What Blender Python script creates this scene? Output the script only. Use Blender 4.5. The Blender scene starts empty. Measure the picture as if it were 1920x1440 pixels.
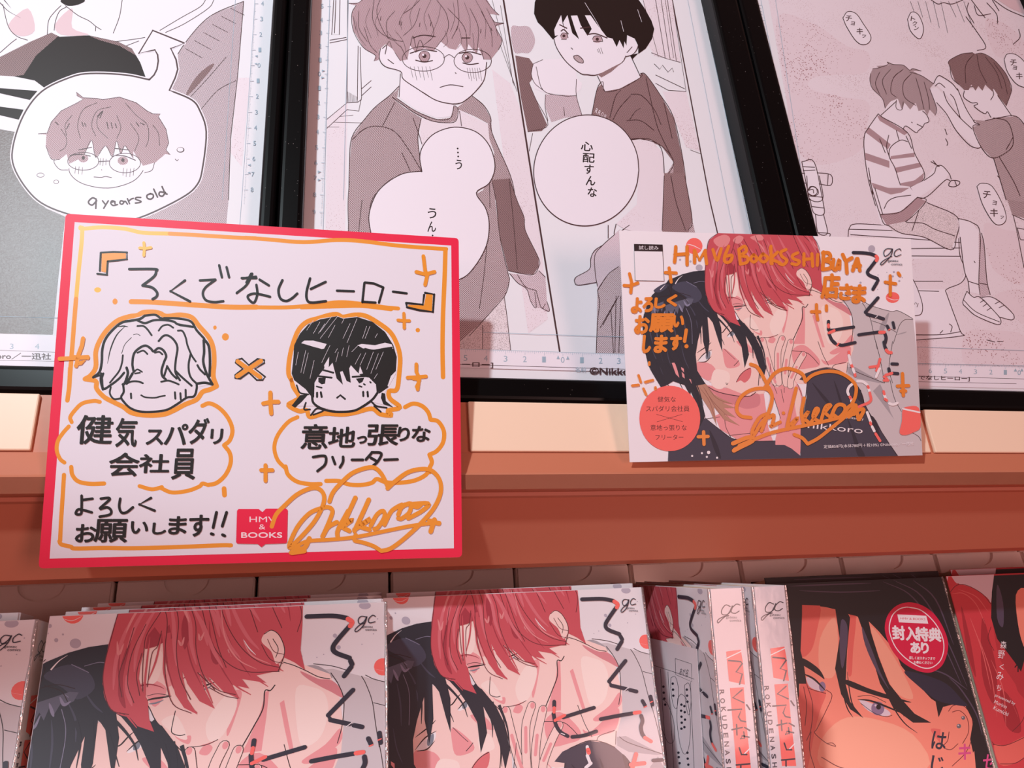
import bpy, math, random
from mathutils import Vector, Matrix
from mathutils.geometry import tessellate_polygon
random.seed(7)
SC = bpy.context.scene
COL = SC.collection
# ---------------------------------------------------------------- camera
FPX = 1442.0                      # focal length in pixels of the 1920x1440 frame
Xc = Vector((6000, -141, -1442)).normalized()      # shelf's long direction in the camera's axes
_u = Vector((-263, 3546, -1442))
Uc = (_u - _u.dot(Xc) * Xc).normalized()           # up the slanted display panel
Nc = Xc.cross(Uc)                                  # out of the panel, towards the shopper
EL = math.radians(50)
Zw = math.sin(EL) * Uc + math.cos(EL) * Nc
Yw = math.cos(EL) * Uc - math.sin(EL) * Nc
ROT = Matrix((Xc, Yw, Zw))                         # camera axes -> world axes
CAM = Vector((0.0, 0.0, 0.62))
cam = bpy.data.objects.new('camera', bpy.data.cameras.new('camera'))
COL.objects.link(cam)
cam.data.sensor_fit = 'HORIZONTAL'
cam.data.sensor_width = 36.0
cam.data.lens = FPX / 1920 * 36.0
cam.data.clip_start = 0.01
cam.matrix_world = Matrix.Translation(CAM) @ ROT.to_4x4()
SC.camera = cam
WASH, ADDED_SPOT, BACK, RIGHT = 36.5, 108.0, 9.5, 17.0      # lamp powers in watts
# ---------------------------------------------------------------- world, lamps, exposure
SC.view_settings.view_transform = 'Standard'
SC.view_settings.look = 'None'
SC.view_settings.gamma = 1.0
SC.view_settings.use_curve_mapping = False
SC.view_settings.exposure = 0.0
wd = bpy.data.worlds.new('shop_room')
SC.world = wd
wd.use_nodes = True
wd.node_tree.nodes['Background'].inputs[0].default_value = (0.85, 0.42, 0.38, 1)
wd.node_tree.nodes['Background'].inputs[1].default_value = 0.20

def c2w(v):
    return ROT @ Vector(v) + CAM

def ceiling_lamp(name, camdir, dist, sx, sy, power, col, spread=180):
    """A rectangular shop-ceiling luminaire, seen from the camera in direction camdir (camera axes)."""
    d = bpy.data.lights.new(name, 'AREA')
    d.shape = 'RECTANGLE'; d.size = sx; d.size_y = sy
    d.energy = power; d.color = col; d.spread = math.radians(spread)
    o = bpy.data.objects.new(name, d)
    COL.objects.link(o)
    p = c2w(Vector(camdir).normalized() * dist)
    o.location = p
    o.rotation_euler = (c2w((0, 0, -0.4)) - p).to_track_quat('-Z', 'Y').to_euler()
    return o

def lamp_at(name, pos, aim, sx, sy, power, col, spread=180):
    o = ceiling_lamp(name, pos, Vector(pos).length, sx, sy, power, col, spread)
    o.rotation_euler = (c2w(aim) - o.location).to_track_quat('-Z', 'Y').to_euler()
    return o
def spot_at(name, pos, aim, power, col, deg, blend, soft):
    d = bpy.data.lights.new(name, 'SPOT'); d.energy = power; d.color = col; d.shadow_soft_size = soft
    d.spot_size = math.radians(deg); d.spot_blend = blend
    o = bpy.data.objects.new(name, d); COL.objects.link(o)
    o.location = c2w(pos)
    o.rotation_euler = (c2w(aim) - o.location).to_track_quat('-Z', 'Y').to_euler()
    return o
# cool wall-washing lamp above the shopper's left shoulder, and an added, unseen spot whose cone edge leaves the upper book covers dark
spot_at('wall_washer', (-0.32, 0.78, 0.25), (-0.29, 1.22, -0.64), WASH, (0.76, 0.89, 0.94), 168, 0.05, 0.025)
spot_at('added_book_spot', (-0.75, 0.75, 1.25), (0.17, -0.83, -0.33), ADDED_SPOT, (0.78, 0.90, 0.97), 30.6, 0.10, 0.03)
# the shop's warm ceiling panels behind the shopper
lamp_at('ceiling_panel_back', (-0.45, 0.30, 2.4), (0, 0, -0.4), 2.6, 0.55, BACK, (1.0, 0.52, 0.48))
lamp_at('ceiling_panel_right', (1.6, 0.2, 1.5), (0.1, -0.1, -0.4), 0.5, 0.9, RIGHT, (1.0, 0.55, 0.50))
# ================================================================ helpers
def pv(x, y):
    return Vector((x - 960.0, 720.0 - y, -FPX))

class Plane:
    """A flat sheet: passes through the photo point (x, y) at camera depth z; local axes ex, ey (camera axes)."""
    def __init__(s, x, y, z, ex=Xc, ey=Uc):
        s.o = pv(x, y) * (z / FPX)
        s.ex = Vector(ex).normalized()
        e = Vector(ey); s.ey = (e - e.dot(s.ex) * s.ex).normalized()
        s.n = s.ex.cross(s.ey)
    def p(s, x, y):
        r = pv(x, y)
        q = r * (s.o.dot(s.n) / r.dot(s.n)) - s.o
        return (q.dot(s.ex), q.dot(s.ey))
    def cam(s, a, b, c=0.0):
        return s.o + a * s.ex + b * s.ey + c * s.n
    def px(s, a, b, c=0.0):
        q = s.cam(a, b, c)
        return (960 + FPX * q.x / -q.z, 720 - FPX * q.y / -q.z)
    def off(s, d, a=0.0, b=0.0):
        n = Plane.__new__(Plane); n.o = s.cam(a, b, d); n.ex, n.ey, n.n = s.ex, s.ey, s.n
        return n
    def mat(s, a=0.0, b=0.0, c=0.0):
        m = Matrix((ROT @ s.ex, ROT @ s.ey, ROT @ s.n)).transposed().to_4x4()
        return Matrix.Translation(c2w(s.cam(a, b, c))) @ m

def hexc(h, k=1.0):
    h = h.lstrip('#')
    v = [int(h[i:i + 2], 16) / 255 for i in (0, 2, 4)]
    return tuple((c / 12.92 if c <= 0.04045 else ((c + 0.055) / 1.055) ** 2.4) * k for c in v) + (1.0,)

MATS = {}
def M(name, h, rough=0.55, coat=0.0, crough=0.08, metal=0.0, bump=0.0, bscale=300.0, spec=0.5):
    if name in MATS: return MATS[name]
    m = bpy.data.materials.new(name); m.use_nodes = True
    b = m.node_tree.nodes['Principled BSDF']
    b.inputs['Base Color'].default_value = hexc(h)
    b.inputs['Roughness'].default_value = rough
    b.inputs['Metallic'].default_value = metal
    b.inputs['Specular IOR Level'].default_value = spec
    b.inputs['Coat Weight'].default_value = coat
    b.inputs['Coat Roughness'].default_value = crough
    if bump > 0:
        t = m.node_tree; tc = t.nodes.new('ShaderNodeTexCoord'); nz = t.nodes.new('ShaderNodeTexNoise')
        bp = t.nodes.new('ShaderNodeBump')
        nz.inputs['Scale'].default_value = bscale; nz.inputs['Detail'].default_value = 4
        bp.inputs['Strength'].default_value = bump; bp.inputs['Distance'].default_value = 0.001
        t.links.new(tc.outputs['Object'], nz.inputs['Vector'])
        t.links.new(nz.outputs['Fac'], bp.inputs['Height'])
        t.links.new(bp.outputs['Normal'], b.inputs['Normal' if not coat else 'Coat Normal'])
    MATS[name] = m
    return m

def tone(name, h_ink, h_paper, pitch=0.0009, r0=0.3, noise=0.0, nscale=60.0, rough=0.5, bias=0.0, coat=0.10, crough=0.35):
    """Printed screen tone: ink dots on paper, optionally thinned out by cloudy noise."""
    if name in MATS: return MATS[name]
    m = bpy.data.materials.new(name); m.use_nodes = True
    t = m.node_tree; b = t.nodes['Principled BSDF']
    b.inputs['Roughness'].default_value = rough
    b.inputs['Coat Weight'].default_value = coat
    b.inputs['Coat Roughness'].default_value = crough
    tc = t.nodes.new('ShaderNodeTexCoord')
    mp = t.nodes.new('ShaderNodeMapping'); mp.inputs['Rotation'].default_value = (0, 0, 0.785)
    vo = t.nodes.new('ShaderNodeTexVoronoi'); vo.inputs['Scale'].default_value = 1 / pitch
    vo.inputs['Randomness'].default_value = 0.0 if noise == 0 else 0.75
    lt = t.nodes.new('ShaderNodeMath'); lt.operation = 'LESS_THAN'; lt.inputs[1].default_value = r0
    mx = t.nodes.new('ShaderNodeMix'); mx.data_type = 'RGBA'
    mx.inputs[6].default_value = hexc(h_paper); mx.inputs[7].default_value = hexc(h_ink)
    t.links.new(tc.outputs['Object'], mp.inputs['Vector'])
    t.links.new(mp.outputs['Vector'], vo.inputs['Vector'])
    t.links.new(vo.outputs['Distance'], lt.inputs[0])
    if noise > 0:
        nz = t.nodes.new('ShaderNodeTexNoise'); nz.inputs['Scale'].default_value = nscale; nz.inputs['Detail'].default_value = 3
        ma = t.nodes.new('ShaderNodeMath'); ma.operation = 'MULTIPLY_ADD'
        ma.inputs[1].default_value = noise * 2; ma.inputs[2].default_value = r0 - noise + bias
        t.links.new(tc.outputs['Object'], nz.inputs['Vector'])
        t.links.new(nz.outputs['Fac'], ma.inputs[0])
        t.links.new(ma.outputs[0], lt.inputs[1])
    t.links.new(lt.outputs[0], mx.inputs[0])
    t.links.new(mx.outputs[2], b.inputs['Base Color'])
    MATS[name] = m
    return m

def P(s):
    """'x,y x,y ...' -> points"""
    return [tuple(float(c) for c in q.split(',')) for q in s.split()]

def catmull(pts, closed=False, n=6):
    if len(pts) < 3: return list(pts)
    out = []; L = len(pts)
    rng = range(L if closed else L - 1)
    for i in rng:
        if closed: a, b, c, d = pts[i - 1], pts[i], pts[(i + 1) % L], pts[(i + 2) % L]
        else:
            b, c = pts[i], pts[i + 1]
            a = pts[i - 1] if i > 0 else (2 * b[0] - c[0], 2 * b[1] - c[1])
            d = pts[i + 2] if i + 2 < L else (2 * c[0] - b[0], 2 * c[1] - b[1])
        for k in range(n):
            t = k / n; t2 = t * t; t3 = t2 * t
            out.append(tuple(0.5 * (2 * b[j] + (c[j] - a[j]) * t + (2 * a[j] - 5 * b[j] + 4 * c[j] - d[j]) * t2
                                    + (3 * b[j] - a[j] - 3 * c[j] + d[j]) * t3) for j in (0, 1)))
    if not closed: out.append(pts[-1])
    return out

GLY = {}
def glyphs(s):
    """Triangles of a line of type, scaled to its own unit box."""
    k = s
    if k in GLY: return GLY[k]
    cu = bpy.data.curves.new('type', 'FONT'); cu.body = s; cu.resolution_u = 3
    o = bpy.data.objects.new('type', cu); COL.objects.link(o)
    bpy.context.view_layer.update()
    me = o.evaluated_get(bpy.context.evaluated_depsgraph_get()).to_mesh()
    me.calc_loop_triangles()
    v = [(a.co.x, a.co.y) for a in me.vertices]
    x0 = min(a[0] for a in v); x1 = max(a[0] for a in v); y0 = min(a[1] for a in v); y1 = max(a[1] for a in v)
    w = max(x1 - x0, 1e-6); h = max(y1 - y0, 1e-6)
    r = [[((v[i][0] - x0) / w, (v[i][1] - y0) / h) for i in t.vertices] for t in me.loop_triangles]
    o.evaluated_get(bpy.context.evaluated_depsgraph_get()).to_mesh_clear()
    bpy.data.objects.remove(o); bpy.data.curves.remove(cu)
    GLY[k] = (r, w / h)
    return GLY[k]

class Art:
    """Flat print: painter's-order fills, strokes and type, given in photo pixels (through a crop's own scale)."""
    def __init__(s, ox=0, oy=0, k=1.0):
        s.items = []; s.lw = 1.0; s.crop(ox, oy, k)
    def crop(s, ox=0, oy=0, k=1.0):
        s.ox, s.oy, s.k = ox, oy, k
        return s
    def q(s, pts):
        if isinstance(pts, str): pts = P(pts)
        return [(s.ox + x / s.k, s.oy + y / s.k) for x, y in pts]
    def fill(s, m, pts, sm=True):
        for one in (pts.split('|') if isinstance(pts, str) else pts if isinstance(pts[0], list) else [pts]):
            q = s.q(one)
            if sm: q = catmull(q, True, 4)
            tri = tessellate_polygon([[Vector((x, y, 0)) for x, y in q]])
            s.items.append((m, [[q[i] for i in t] for t in tri], None))
        return s
    def line(s, m, pts, w, sm=True, taper=False, same=None):
        """one or several '|'-separated strokes; w in photo pixels"""
        polys = []; rk = []
        for g_, one in enumerate(pts.split('|') if isinstance(pts, str) else pts if isinstance(pts[0], list) else [pts]):
            r = s._ribbon(s.q(one), w * s.lw, sm, taper)
            polys += r; rk += [(i_ % 3 if len(p_) == 4 else 3) + 4 * (g_ % 3) for i_, p_ in enumerate(r)]   # crossing pieces never share a plane
        s.items.append((m, polys, rk))
        return s
    def _ribbon(s, q, w, sm, taper):
        raw = q
        if sm: q = catmull(q, False, 5)
        d = [q[0]]
        for a in q[1:]:
            if math.hypot(a[0] - d[-1][0], a[1] - d[-1][1]) > 1e-3: d.append(a)
        q = d
        if len(q) < 2:
            return [s._disc(q[0], w / 2)]
        n = len(q); L, R = [], []; wid = []
        for i in range(n):
            a = q[max(i - 1, 0)]; b = q[min(i + 1, n - 1)]
            dx, dy = b[0] - a[0], b[1] - a[1]; l = math.hypot(dx, dy) or 1
            t = i / (n - 1)
            h = w / 2
            if taper == 2: h *= 1 - 0.85 * t                       # thins towards its end
            elif taper: h *= 0.2 + 0.8 * math.sin(math.pi * min(max(t, 0.0), 1.0)) ** 0.7
            wid.append(h)
            L.append((q[i][0] - dy / l * h, q[i][1] + dx / l * h)); R.append((q[i][0] + dy / l * h, q[i][1] - dx / l * h))
        out = [[L[i], R[i], R[i + 1], L[i + 1]] for i in range(n - 1)]
        if w > 1.4:
            if not taper:
                out += [s._disc(q[0], w / 2), s._disc(q[-1], w / 2)]
            if not sm:
                out += [s._disc(c, w / 2) for c in raw[1:-1]]
        return out
    def _disc(s, c, r, n=10):
        return [(c[0] + r * math.cos(6.2832 * k / n), c[1] + r * math.sin(6.2832 * k / n)) for k in range(n)]
    def dot(s, m, x, y, r, ry=None, n=18):
        (x, y), = s.q([(x, y)]); r /= s.k; ry = r if ry is None else ry / s.k
        s.items.append((m, [[(x + r * math.cos(6.2832 * k / n), y + ry * math.sin(6.2832 * k / n)) for k in range(n)]], None))
        return s
    def dots(s, m, pts, r):
        s.items.append((m, [s._disc(c, r) for c in s.q(pts)], None))
        return s
    def text(s, m, t, x, y, w, h, rot=0.0, bold=0.0, slant=0.0):
        """type whose box has its lower left corner at (x, y), w by h crop pixels, turned rot degrees (+ = downhill)"""
        tris, _ = glyphs(t)
        c, sn = math.cos(math.radians(rot)), math.sin(math.radians(rot))
        ps = []; rk = []
        for tr in tris:
            one = s.q([(x + a * w * c + b * h * sn + b * h * slant, y + a * w * sn - b * h * c) for a, b in tr])
            if bold: ps += [[(u_ + dx * bold, v_ + dy * bold) for u_, v_ in one] for dx, dy in ((1, 0), (-1, 0), (0, 1), (0, -1), (.7, .7), (-.7, -.7), (.7, -.7), (-.7, .7))]; rk += range(8)
            else: ps.append(one); rk.append(0)
        s.items.append((m, ps, rk))
        return s
    def add(s, other):
        s.items += other.items
        return s

def clip(poly, r):
    x0, y0, x1, y1 = r
    for ax, lim, sg in ((0, x0, 1), (0, x1, -1), (1, y0, 1), (1, y1, -1)):
        out = []
        for i in range(len(poly)):
            a, b = poly[i - 1], poly[i]
            da, db = (a[ax] - lim) * sg, (b[ax] - lim) * sg
            if da >= 0 and db >= 0: out.append(b)
            elif da >= 0 or db >= 0:
                t = da / (da - db)
                c = (a[0] + (b[0] - a[0]) * t, a[1] + (b[1] - a[1]) * t)
                out.append(c)
                if db >= 0: out.append(b)
        poly = out
        if len(poly) < 3: return None
    return poly

def link(name, me, parent=None):
    o = bpy.data.objects.new(name, me)
    COL.objects.link(o)
    if parent is not None: o.parent = parent
    return o

ZTOP = {}
def show(name, art, fmap, parent, rect=None, z0=0.00004, dz=0.0000012, drk=0.0000003):
    """Lays an Art down as one mesh; fmap: photo pixel -> sheet-local (a, b); or art = [(Art, fmap), ...]."""
    vs, fs, mi, mats = [], [], [], []
    todo = [(it, fmap) for it in art.items] if isinstance(art, Art) else [(it, f) for a_, f in art for it in a_.items]
    zz = ZTOP.get(parent.name, z0) if parent is not None else z0
    for (m, polys, rk), fmap in todo:
        if m not in mats: mats.append(m)
        j = mats.index(m); zz += dz
        base = zz
        for n_, p in enumerate(polys):
            z = base + (rk[n_] * drk if rk is not None else 0.0); zz = max(zz, z)
            p = [fmap(x, y) for x, y in p]
            if rect is not None:
                p = clip(p, rect)
                if p is None: continue
            ar = sum(p[i - 1][0] * p[i][1] - p[i][0] * p[i - 1][1] for i in range(len(p)))
            if abs(ar) < 1e-12: continue
            if ar < 0: p = p[::-1]
            b = len(vs); vs += [(a, c, z) for a, c in p]
            fs.append(tuple(range(b, b + len(p)))); mi.append(j)
    me = bpy.data.meshes.new(name); me.from_pydata(vs, [], fs)
    if parent is not None: ZTOP[parent.name] = zz + 0.000002
    for m in mats: me.materials.append(m)
    for f, j in zip(me.polygons, mi): f.material_index = j
    me.update()
    return link(name, me, parent)

def box_mesh(name, x0, x1, y0, y1, z0, z1, m, bev=0.0, seg=2):
    import bmesh
    bm = bmesh.new()
    bmesh.ops.create_cube(bm, size=1.0)
    for v in bm.verts:
        v.co = Vector((x0 + (v.co.x + .5) * (x1 - x0), y0 + (v.co.y + .5) * (y1 - y0), z0 + (v.co.z + .5) * (z1 - z0)))
    if bev > 0:
        bmesh.ops.bevel(bm, geom=bm.edges[:], offset=bev, segments=seg, affect='EDGES', profile=0.5)
    me = bpy.data.meshes.new(name); bm.to_mesh(me); bm.free()
    me.materials.append(m)
    return me

def box(name, parent, x0, x1, y0, y1, z0, z1, m, bev=0.0, seg=2):
    return link(name, box_mesh(name, x0, x1, y0, y1, z0, z1, m, bev, seg), parent)

def slab(name, parent, outline, z0, z1, m, m_side=None):
    """A sheet with thickness, from its outline in local (a, b)."""
    if sum(outline[i - 1][0] * outline[i][1] - outline[i][0] * outline[i - 1][1] for i in range(len(outline))) < 0: outline = outline[::-1]
    n = len(outline)
    vs = [(a, b, z0) for a, b in outline] + [(a, b, z1) for a, b in outline]
    fs = [tuple(range(n - 1, -1, -1)), tuple(range(n, 2 * n))] + [(i, (i + 1) % n, n + (i + 1) % n, n + i) for i in range(n)]
    me = bpy.data.meshes.new(name); me.from_pydata(vs, [], fs); me.materials.append(m)
    if m_side:
        me.materials.append(m_side)
        for f in me.polygons[2:]: f.material_index = 1
        me.polygons[0].material_index = 1
    me.update()
    return link(name, me, parent)

def rounded(q, r, n=4):
    out = []
    for i in range(len(q)):
        a, b, c = Vector(q[i - 1]), Vector(q[i]), Vector(q[(i + 1) % len(q)])
        d1 = (a - b).normalized(); d2 = (c - b).normalized()
        for k in range(n + 1):
            t = k / n
            p = b + d1 * r * (1 - t) ** 2 + d2 * r * t ** 2
            out.append((p.x, p.y))
    return out

def thing(name, label, cat, matrix, group=None):
    o = bpy.data.objects.new(name, None); COL.objects.link(o)
    o.empty_display_size = 0.02
    o.matrix_world = matrix
    o['label'] = label; o['category'] = cat
    if group: o['group'] = group
    return o

def affine(src, dst):
    """least-squares affine map of the plane from point pairs"""
    n = len(src)
    A = [[0.0] * 3 for _ in range(3)]; bx = [0.0] * 3; by = [0.0] * 3
    for (x, y), (u_, v_) in zip(src, dst):
        r = (x, y, 1.0)
        for i in range(3):
            for j in range(3): A[i][j] += r[i] * r[j]
            bx[i] += r[i] * u_; by[i] += r[i] * v_
    inv = Matrix(A).inverted()
    cx, cy = inv @ Vector(bx), inv @ Vector(by)
    return lambda x, y: (cx[0] * x + cx[1] * y + cx[2], cy[0] * x + cy[1] * y + cy[2])
# ================================================================ the fixture
PAN = Plane(960, 705, 0.41)                # face of the manuscript pages
def at(x, y, n):
    """camera depth of the sheet parallel to the panel, n metres in front of it, at photo point (x, y)"""
    q = PAN.off(n).p(x, y); return -PAN.off(n).cam(*q).z
def pun(y, n):
    return PAN.off(n).p(960, y)[1]

black_rail = tone('black_rail', '#77706f', '#060506', 0.0035, 0.05, noise=0.05, nscale=200, rough=0.3, coat=0.0)
black_rail.node_tree.nodes['Principled BSDF'].inputs['Specular IOR Level'].default_value = 0.15
paper_m = M('manuscript_paper', '#e9e7ee', 0.55, coat=0.10, crough=0.35)
board_m = M('backing_board', '#b9a59c', 0.8)
cream = M('cream_plate', '#fbdcc2', 0.4, coat=0.15, bump=0.02, bscale=500)
tan_m = M('painted_tan_steel', '#c8775a', 0.42, bump=0.02, bscale=250)
tan_dark = M('painted_brown_steel', '#c4735a', 0.5, bump=0.02, bscale=250)
box_m = M('white_carton', '#fdf0e8', 0.75, bump=0.03, bscale=600)
gap_m = M('black_gap', '#0a0808', 0.9)

def extrude(name, prof, a0, a1, m, parent, closed=True):
    """profile of (up, out) points pulled along the shelf from a0 to a1 (in panel axes)"""
    n = len(prof)
    ar = sum(prof[i - 1][0] * prof[i][1] - prof[i][0] * prof[i - 1][1] for i in range(n))
    if ar < 0: prof = prof[::-1]
    vs = [(a0, u_, v_) for u_, v_ in prof] + [(a1, u_, v_) for u_, v_ in prof]
    fs = [(i, n + i, n + (i + 1) % n, (i + 1) % n)[::-1] for i in range(n)] + [tuple(range(n))[::-1], tuple(range(n, 2 * n))]
    me = bpy.data.meshes.new(name); me.from_pydata(vs, [], [tuple(f) for f in fs]); me.materials.append(m)
    import bmesh
    bm = bmesh.new(); bm.from_mesh(me)
    bmesh.ops.recalc_face_normals(bm, faces=bm.faces[:]); bm.to_mesh(me); bm.free()
    return link(name, me, parent)

A0, A1 = -0.62, 0.78
shelf = thing('display_shelf', 'tan steel display shelf with cream price strip and brown front, under the framed pages', 'shelf', PAN.mat())
NS, NL = 0.0172, 0.0215                     # how far the price strip and the lip stand out from the pages
ytop, ybot = pun(753, NS), pun(847, NS)
UND = PAN.off(-0.126).p(960, 1063)[1] + 0.002
ledge_prof = [(ytop + .0002, -0.012), (ytop, NS - .0022), (ybot, NS - .0022), (ybot - 0.0005, NS - .0005), (pun(886, NL), NL), (pun(890, NL + .001), NL + 0.0012),
              (pun(917, NL), NL), (pun(920, NL - .002), NL - .002), (pun(923, .0155), .0155), (pun(930, .0150), .0150), (pun(934, .013), .013),
              (pun(960, .008), .008), (pun(1058, -.011), -.011), (pun(1065, -.016), -.016), (UND, -.105), (UND, -0.26), (ytop, -0.26)]
extrude('shelf_body', ledge_prof[5:], A0, A1, tan_dark, shelf)
extrude('front_lip', [ledge_prof[1], (ytop, -0.008), (pun(917, -.008), -.008), ledge_prof[6], ledge_prof[5], ledge_prof[4], ledge_prof[3], ledge_prof[2]], A0, A1, tan_m, shelf)
# cream plates snapped on the price rail
PS = PAN.off(NS)
for xa, xb in ((-700, 64), (880, 1733), (1741, 2700)):
    a, b = PS.p(xa, 800)[0], PS.p(xb, 800)[0]
    me = box_mesh('price_plate', max(a, A0), min(b, A1), ybot + .0002, ytop - .0001, NS - .0022, NS, cream, 0.0007)
    link('price_plate', me, shelf)
back = box('back_panel', shelf, A0, A1, ytop, ytop + 0.42, -0.03, -0.0125, board_m, 0.001)
low_u = pun(1060, -.05) - 0.23
box('rear_wall', shelf, A0, A1, low_u, UND - .001, -0.262, -0.255, tan_dark)
box('lower_board', shelf, A0, A1, low_u - 0.02, low_u, -0.26, 0.09, tan_dark, 0.001)

for a_ in (A0, A1): box('side_upright', shelf, a_ - 0.012 if a_ < 0 else a_, a_ if a_ < 0 else a_ + 0.012, low_u - 0.02, ytop + 0.42, -0.262, 0.02, tan_m, 0.002)
# the room behind and below the shelf
wall_m = M('painted_wall', '#cdb9ae', 0.8, bump=0.05, bscale=30); floor_m = M('shop_floor', '#9a8478', 0.5, bump=0.03, bscale=12)
for nm_, me_ in (('wall_back', box_mesh('wall_back', -2.5, 2.5, 1.05, 1.15, 0, 2.6, wall_m)), ('floor', box_mesh('floor', -2.5, 2.5, -2.2, 1.05, -0.1, 0, floor_m))):
    link(nm_, me_)['kind'] = 'structure'

# ---------------------------------------------------------------- framed pages
PF = PAN.off(0.0145)
s1, s2 = PF.p(540, 0)[0], PF.p(1386, 0)[0]
r1l, r1r = PF.p(511, 0)[0], PF.p(584, 0)[0]
r2l, r2r = PF.p(1338, 0)[0], PF.p(1424, 0)[0]
fb0, fb1 = PF.p(870, 750)[1], PF.p(870, 703)[1]
ftop = fb0 + 0.385
def frame(label, a0, a1, wl, wr):
    t = thing('picture_frame', label, 'picture frame', PAN.mat(0, 0, 0), 'framed manga pages on the back of the shelf')
    bev = 0.0028
    g = 0.0004
    box('side_rail', t, a0 + g, a0 + wl, fb0, ftop, -0.012, 0.0145, black_rail, bev, 3)
    box('side_rail', t, a1 - wr, a1 - g, fb0, ftop, -0.012, 0.0145, black_rail, bev, 3)
    box('bottom_rail', t, a0 + wl, a1 - wr, fb0, fb1, -0.012, 0.0140, black_rail, bev, 3)
    box('backing_board', t, a0 + wl, a1 - wr, fb1, ftop, -0.012, -0.0006, board_m)
    pg = slab('manuscript_page', t, [(a0 + wl, fb1 - .0), (a1 - wr, fb1), (a1 - wr, ftop), (a0 + wl, ftop)], -0.0005, 0.0, paper_m)
    return t, pg, (a0 + wl, fb1, a1 - wr, ftop)
W1, W2, W3, W4 = s1 - r1l, r1r - s1, s2 - r2l, r2r - s2
fr_a = frame('black frame whose page shows a round bubble with a small bespectacled head', s1 - 0.30, s1, W2, W1)
fr_b = frame('black frame whose page shows two young men standing face on with big blank bubbles', s1, s2, W2, W3)
fr_c = frame('black frame whose page shows one person cutting the hair of a seated person', s2, s2 + 0.30, W4, W2)

# ---------------------------------------------------------------- white storage cartons under the shelf
NB = -0.126
PB = PAN.off(NB)
bt = PB.p(960, 1063)[1]
gx = [-330, -60, 218, 482, 731, 964, 1178, 1382, 1570, 1745, 1907, 2060]
box_lab = ['white carton under the shelf at the far left end of the row', 'white carton behind the leftmost books, under the left edge of the pink card',
           'white carton directly below the middle of the pink-bordered card', 'white carton below the lower right corner of the pink-bordered card',
           'white carton behind the top of the second face-out book', 'white carton directly behind the two books turned spine out',
           'white carton between the spine-out books and the black-haired cover', 'white carton behind the cover with the round red sticker',
           'white carton above the gap between the two rightmost covers', 'white carton behind the rightmost red-haired cover', 'white carton cut off by the right end of the row']
for i in range(1, len(gx) - 1):
    a0, a1 = PB.p(gx[i], 1075 - (gx[i] - 200) * .035)[0], PB.p(gx[i + 1], 1075 - (gx[i + 1] - 200) * .035)[0]
    c = (a0 + a1) / 2; h = (a1 - a0) / 2 - 0.0009
    t = thing('storage_carton', box_lab[i], 'box', PB.mat(c, bt), 'white cartons in a row under the shelf')
    bd = box('carton_body', t, -h, h, -0.20, 0.0, -0.085, -0.0012, box_m, 0.0012)
    r = h * 0.31
    top = -0.0016
    ol = [(-h + .001, -0.195), (h - .001, -0.195), (h - .001, top)] + \
         [(r * 1.06 * math.cos(x), top + 0.0 - r * 0.78 * math.sin(x)) for x in [math.pi * k / 14 for k in range(15)]] + [(-h + .001, top)]
    fp = slab('lid_flap', t, ol, -0.0011, 0.0009, box_m)
# ---------------------------------------------------------------- books
cov_m = M('glossy_white_cover', '#ece6ec', 0.4, coat=0.55, crough=0.05, bump=0.012, bscale=120)
page_m = M('book_pages', '#d8c0a8', 0.9)
cov_dark = M('glossy_black_cover', '#15141a', 0.4, coat=0.55, crough=0.06, bump=0.02, bscale=120)
cov_red = M('glossy_red_cover', '#b8303a', 0.4, coat=0.55, crough=0.06, bump=0.02, bscale=120)
BW, BH, BT = 0.128, 0.182, 0.0172

spine_m = M('wrapped_spine', '#d6ccd4', 0.4, coat=0.7, crough=0.1, bump=0.12, bscale=70)
wrap_m = bpy.data.materials.new('clear_shrink_wrap'); wrap_m.use_nodes = True
def _wrap(t):
    t.nodes.remove(t.nodes['Principled BSDF'])
    o = t.nodes['Material Output']; tr = t.nodes.new('ShaderNodeBsdfTransparent'); gl = t.nodes.new('ShaderNodeBsdfGlossy'); mx = t.nodes.new('ShaderNodeMixShader')
    gl.inputs['Roughness'].default_value = 0.16; mx.inputs[0].default_value = 0.45
    nz = t.nodes.new('ShaderNodeTexNoise'); nz.inputs['Scale'].default_value = 380; bp = t.nodes.new('ShaderNodeBump'); bp.inputs['Strength'].default_value = 0.5; bp.inputs['Distance'].default_value = 0.001
    tc = t.nodes.new('ShaderNodeTexCoord'); t.links.new(tc.outputs['Object'], nz.inputs['Vector']); t.links.new(nz.outputs['Fac'], bp.inputs['Height']); t.links.new(bp.outputs['Normal'], gl.inputs['Normal'])
    t.links.new(tr.outputs[0], mx.inputs[1]); t.links.new(gl.outputs[0], mx.inputs[2]); t.links.new(mx.outputs[0], o.inputs['Surface'])
_wrap(wrap_m.node_tree)
def seam(parent, x, z, h=BH, r=0.0009):
    """folded edge of the shrink wrap running down a book's edge"""
    vs, fs = [], []
    for i, y in enumerate([-h * k / 24 for k in range(25)]):
        q = r * (0.75 + 0.4 * math.sin(i * 2.3) * math.sin(i * 0.7))
        vs += [(x + q * math.cos(.7854 * k), y, z + q * math.sin(.7854 * k)) for k in range(8)]
    fs = [(8 * i + k, 8 * i + 8 + k, 8 * i + 8 + (k + 1) % 8, 8 * i + (k + 1) % 8) for i in range(24) for k in range(8)]
    me = bpy.data.meshes.new('wrap_seam'); me.from_pydata(vs, [], fs); me.materials.append(wrap_m)
    for f in me.polygons: f.use_smooth = True
    return link('wrap_seam', me, parent)

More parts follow.
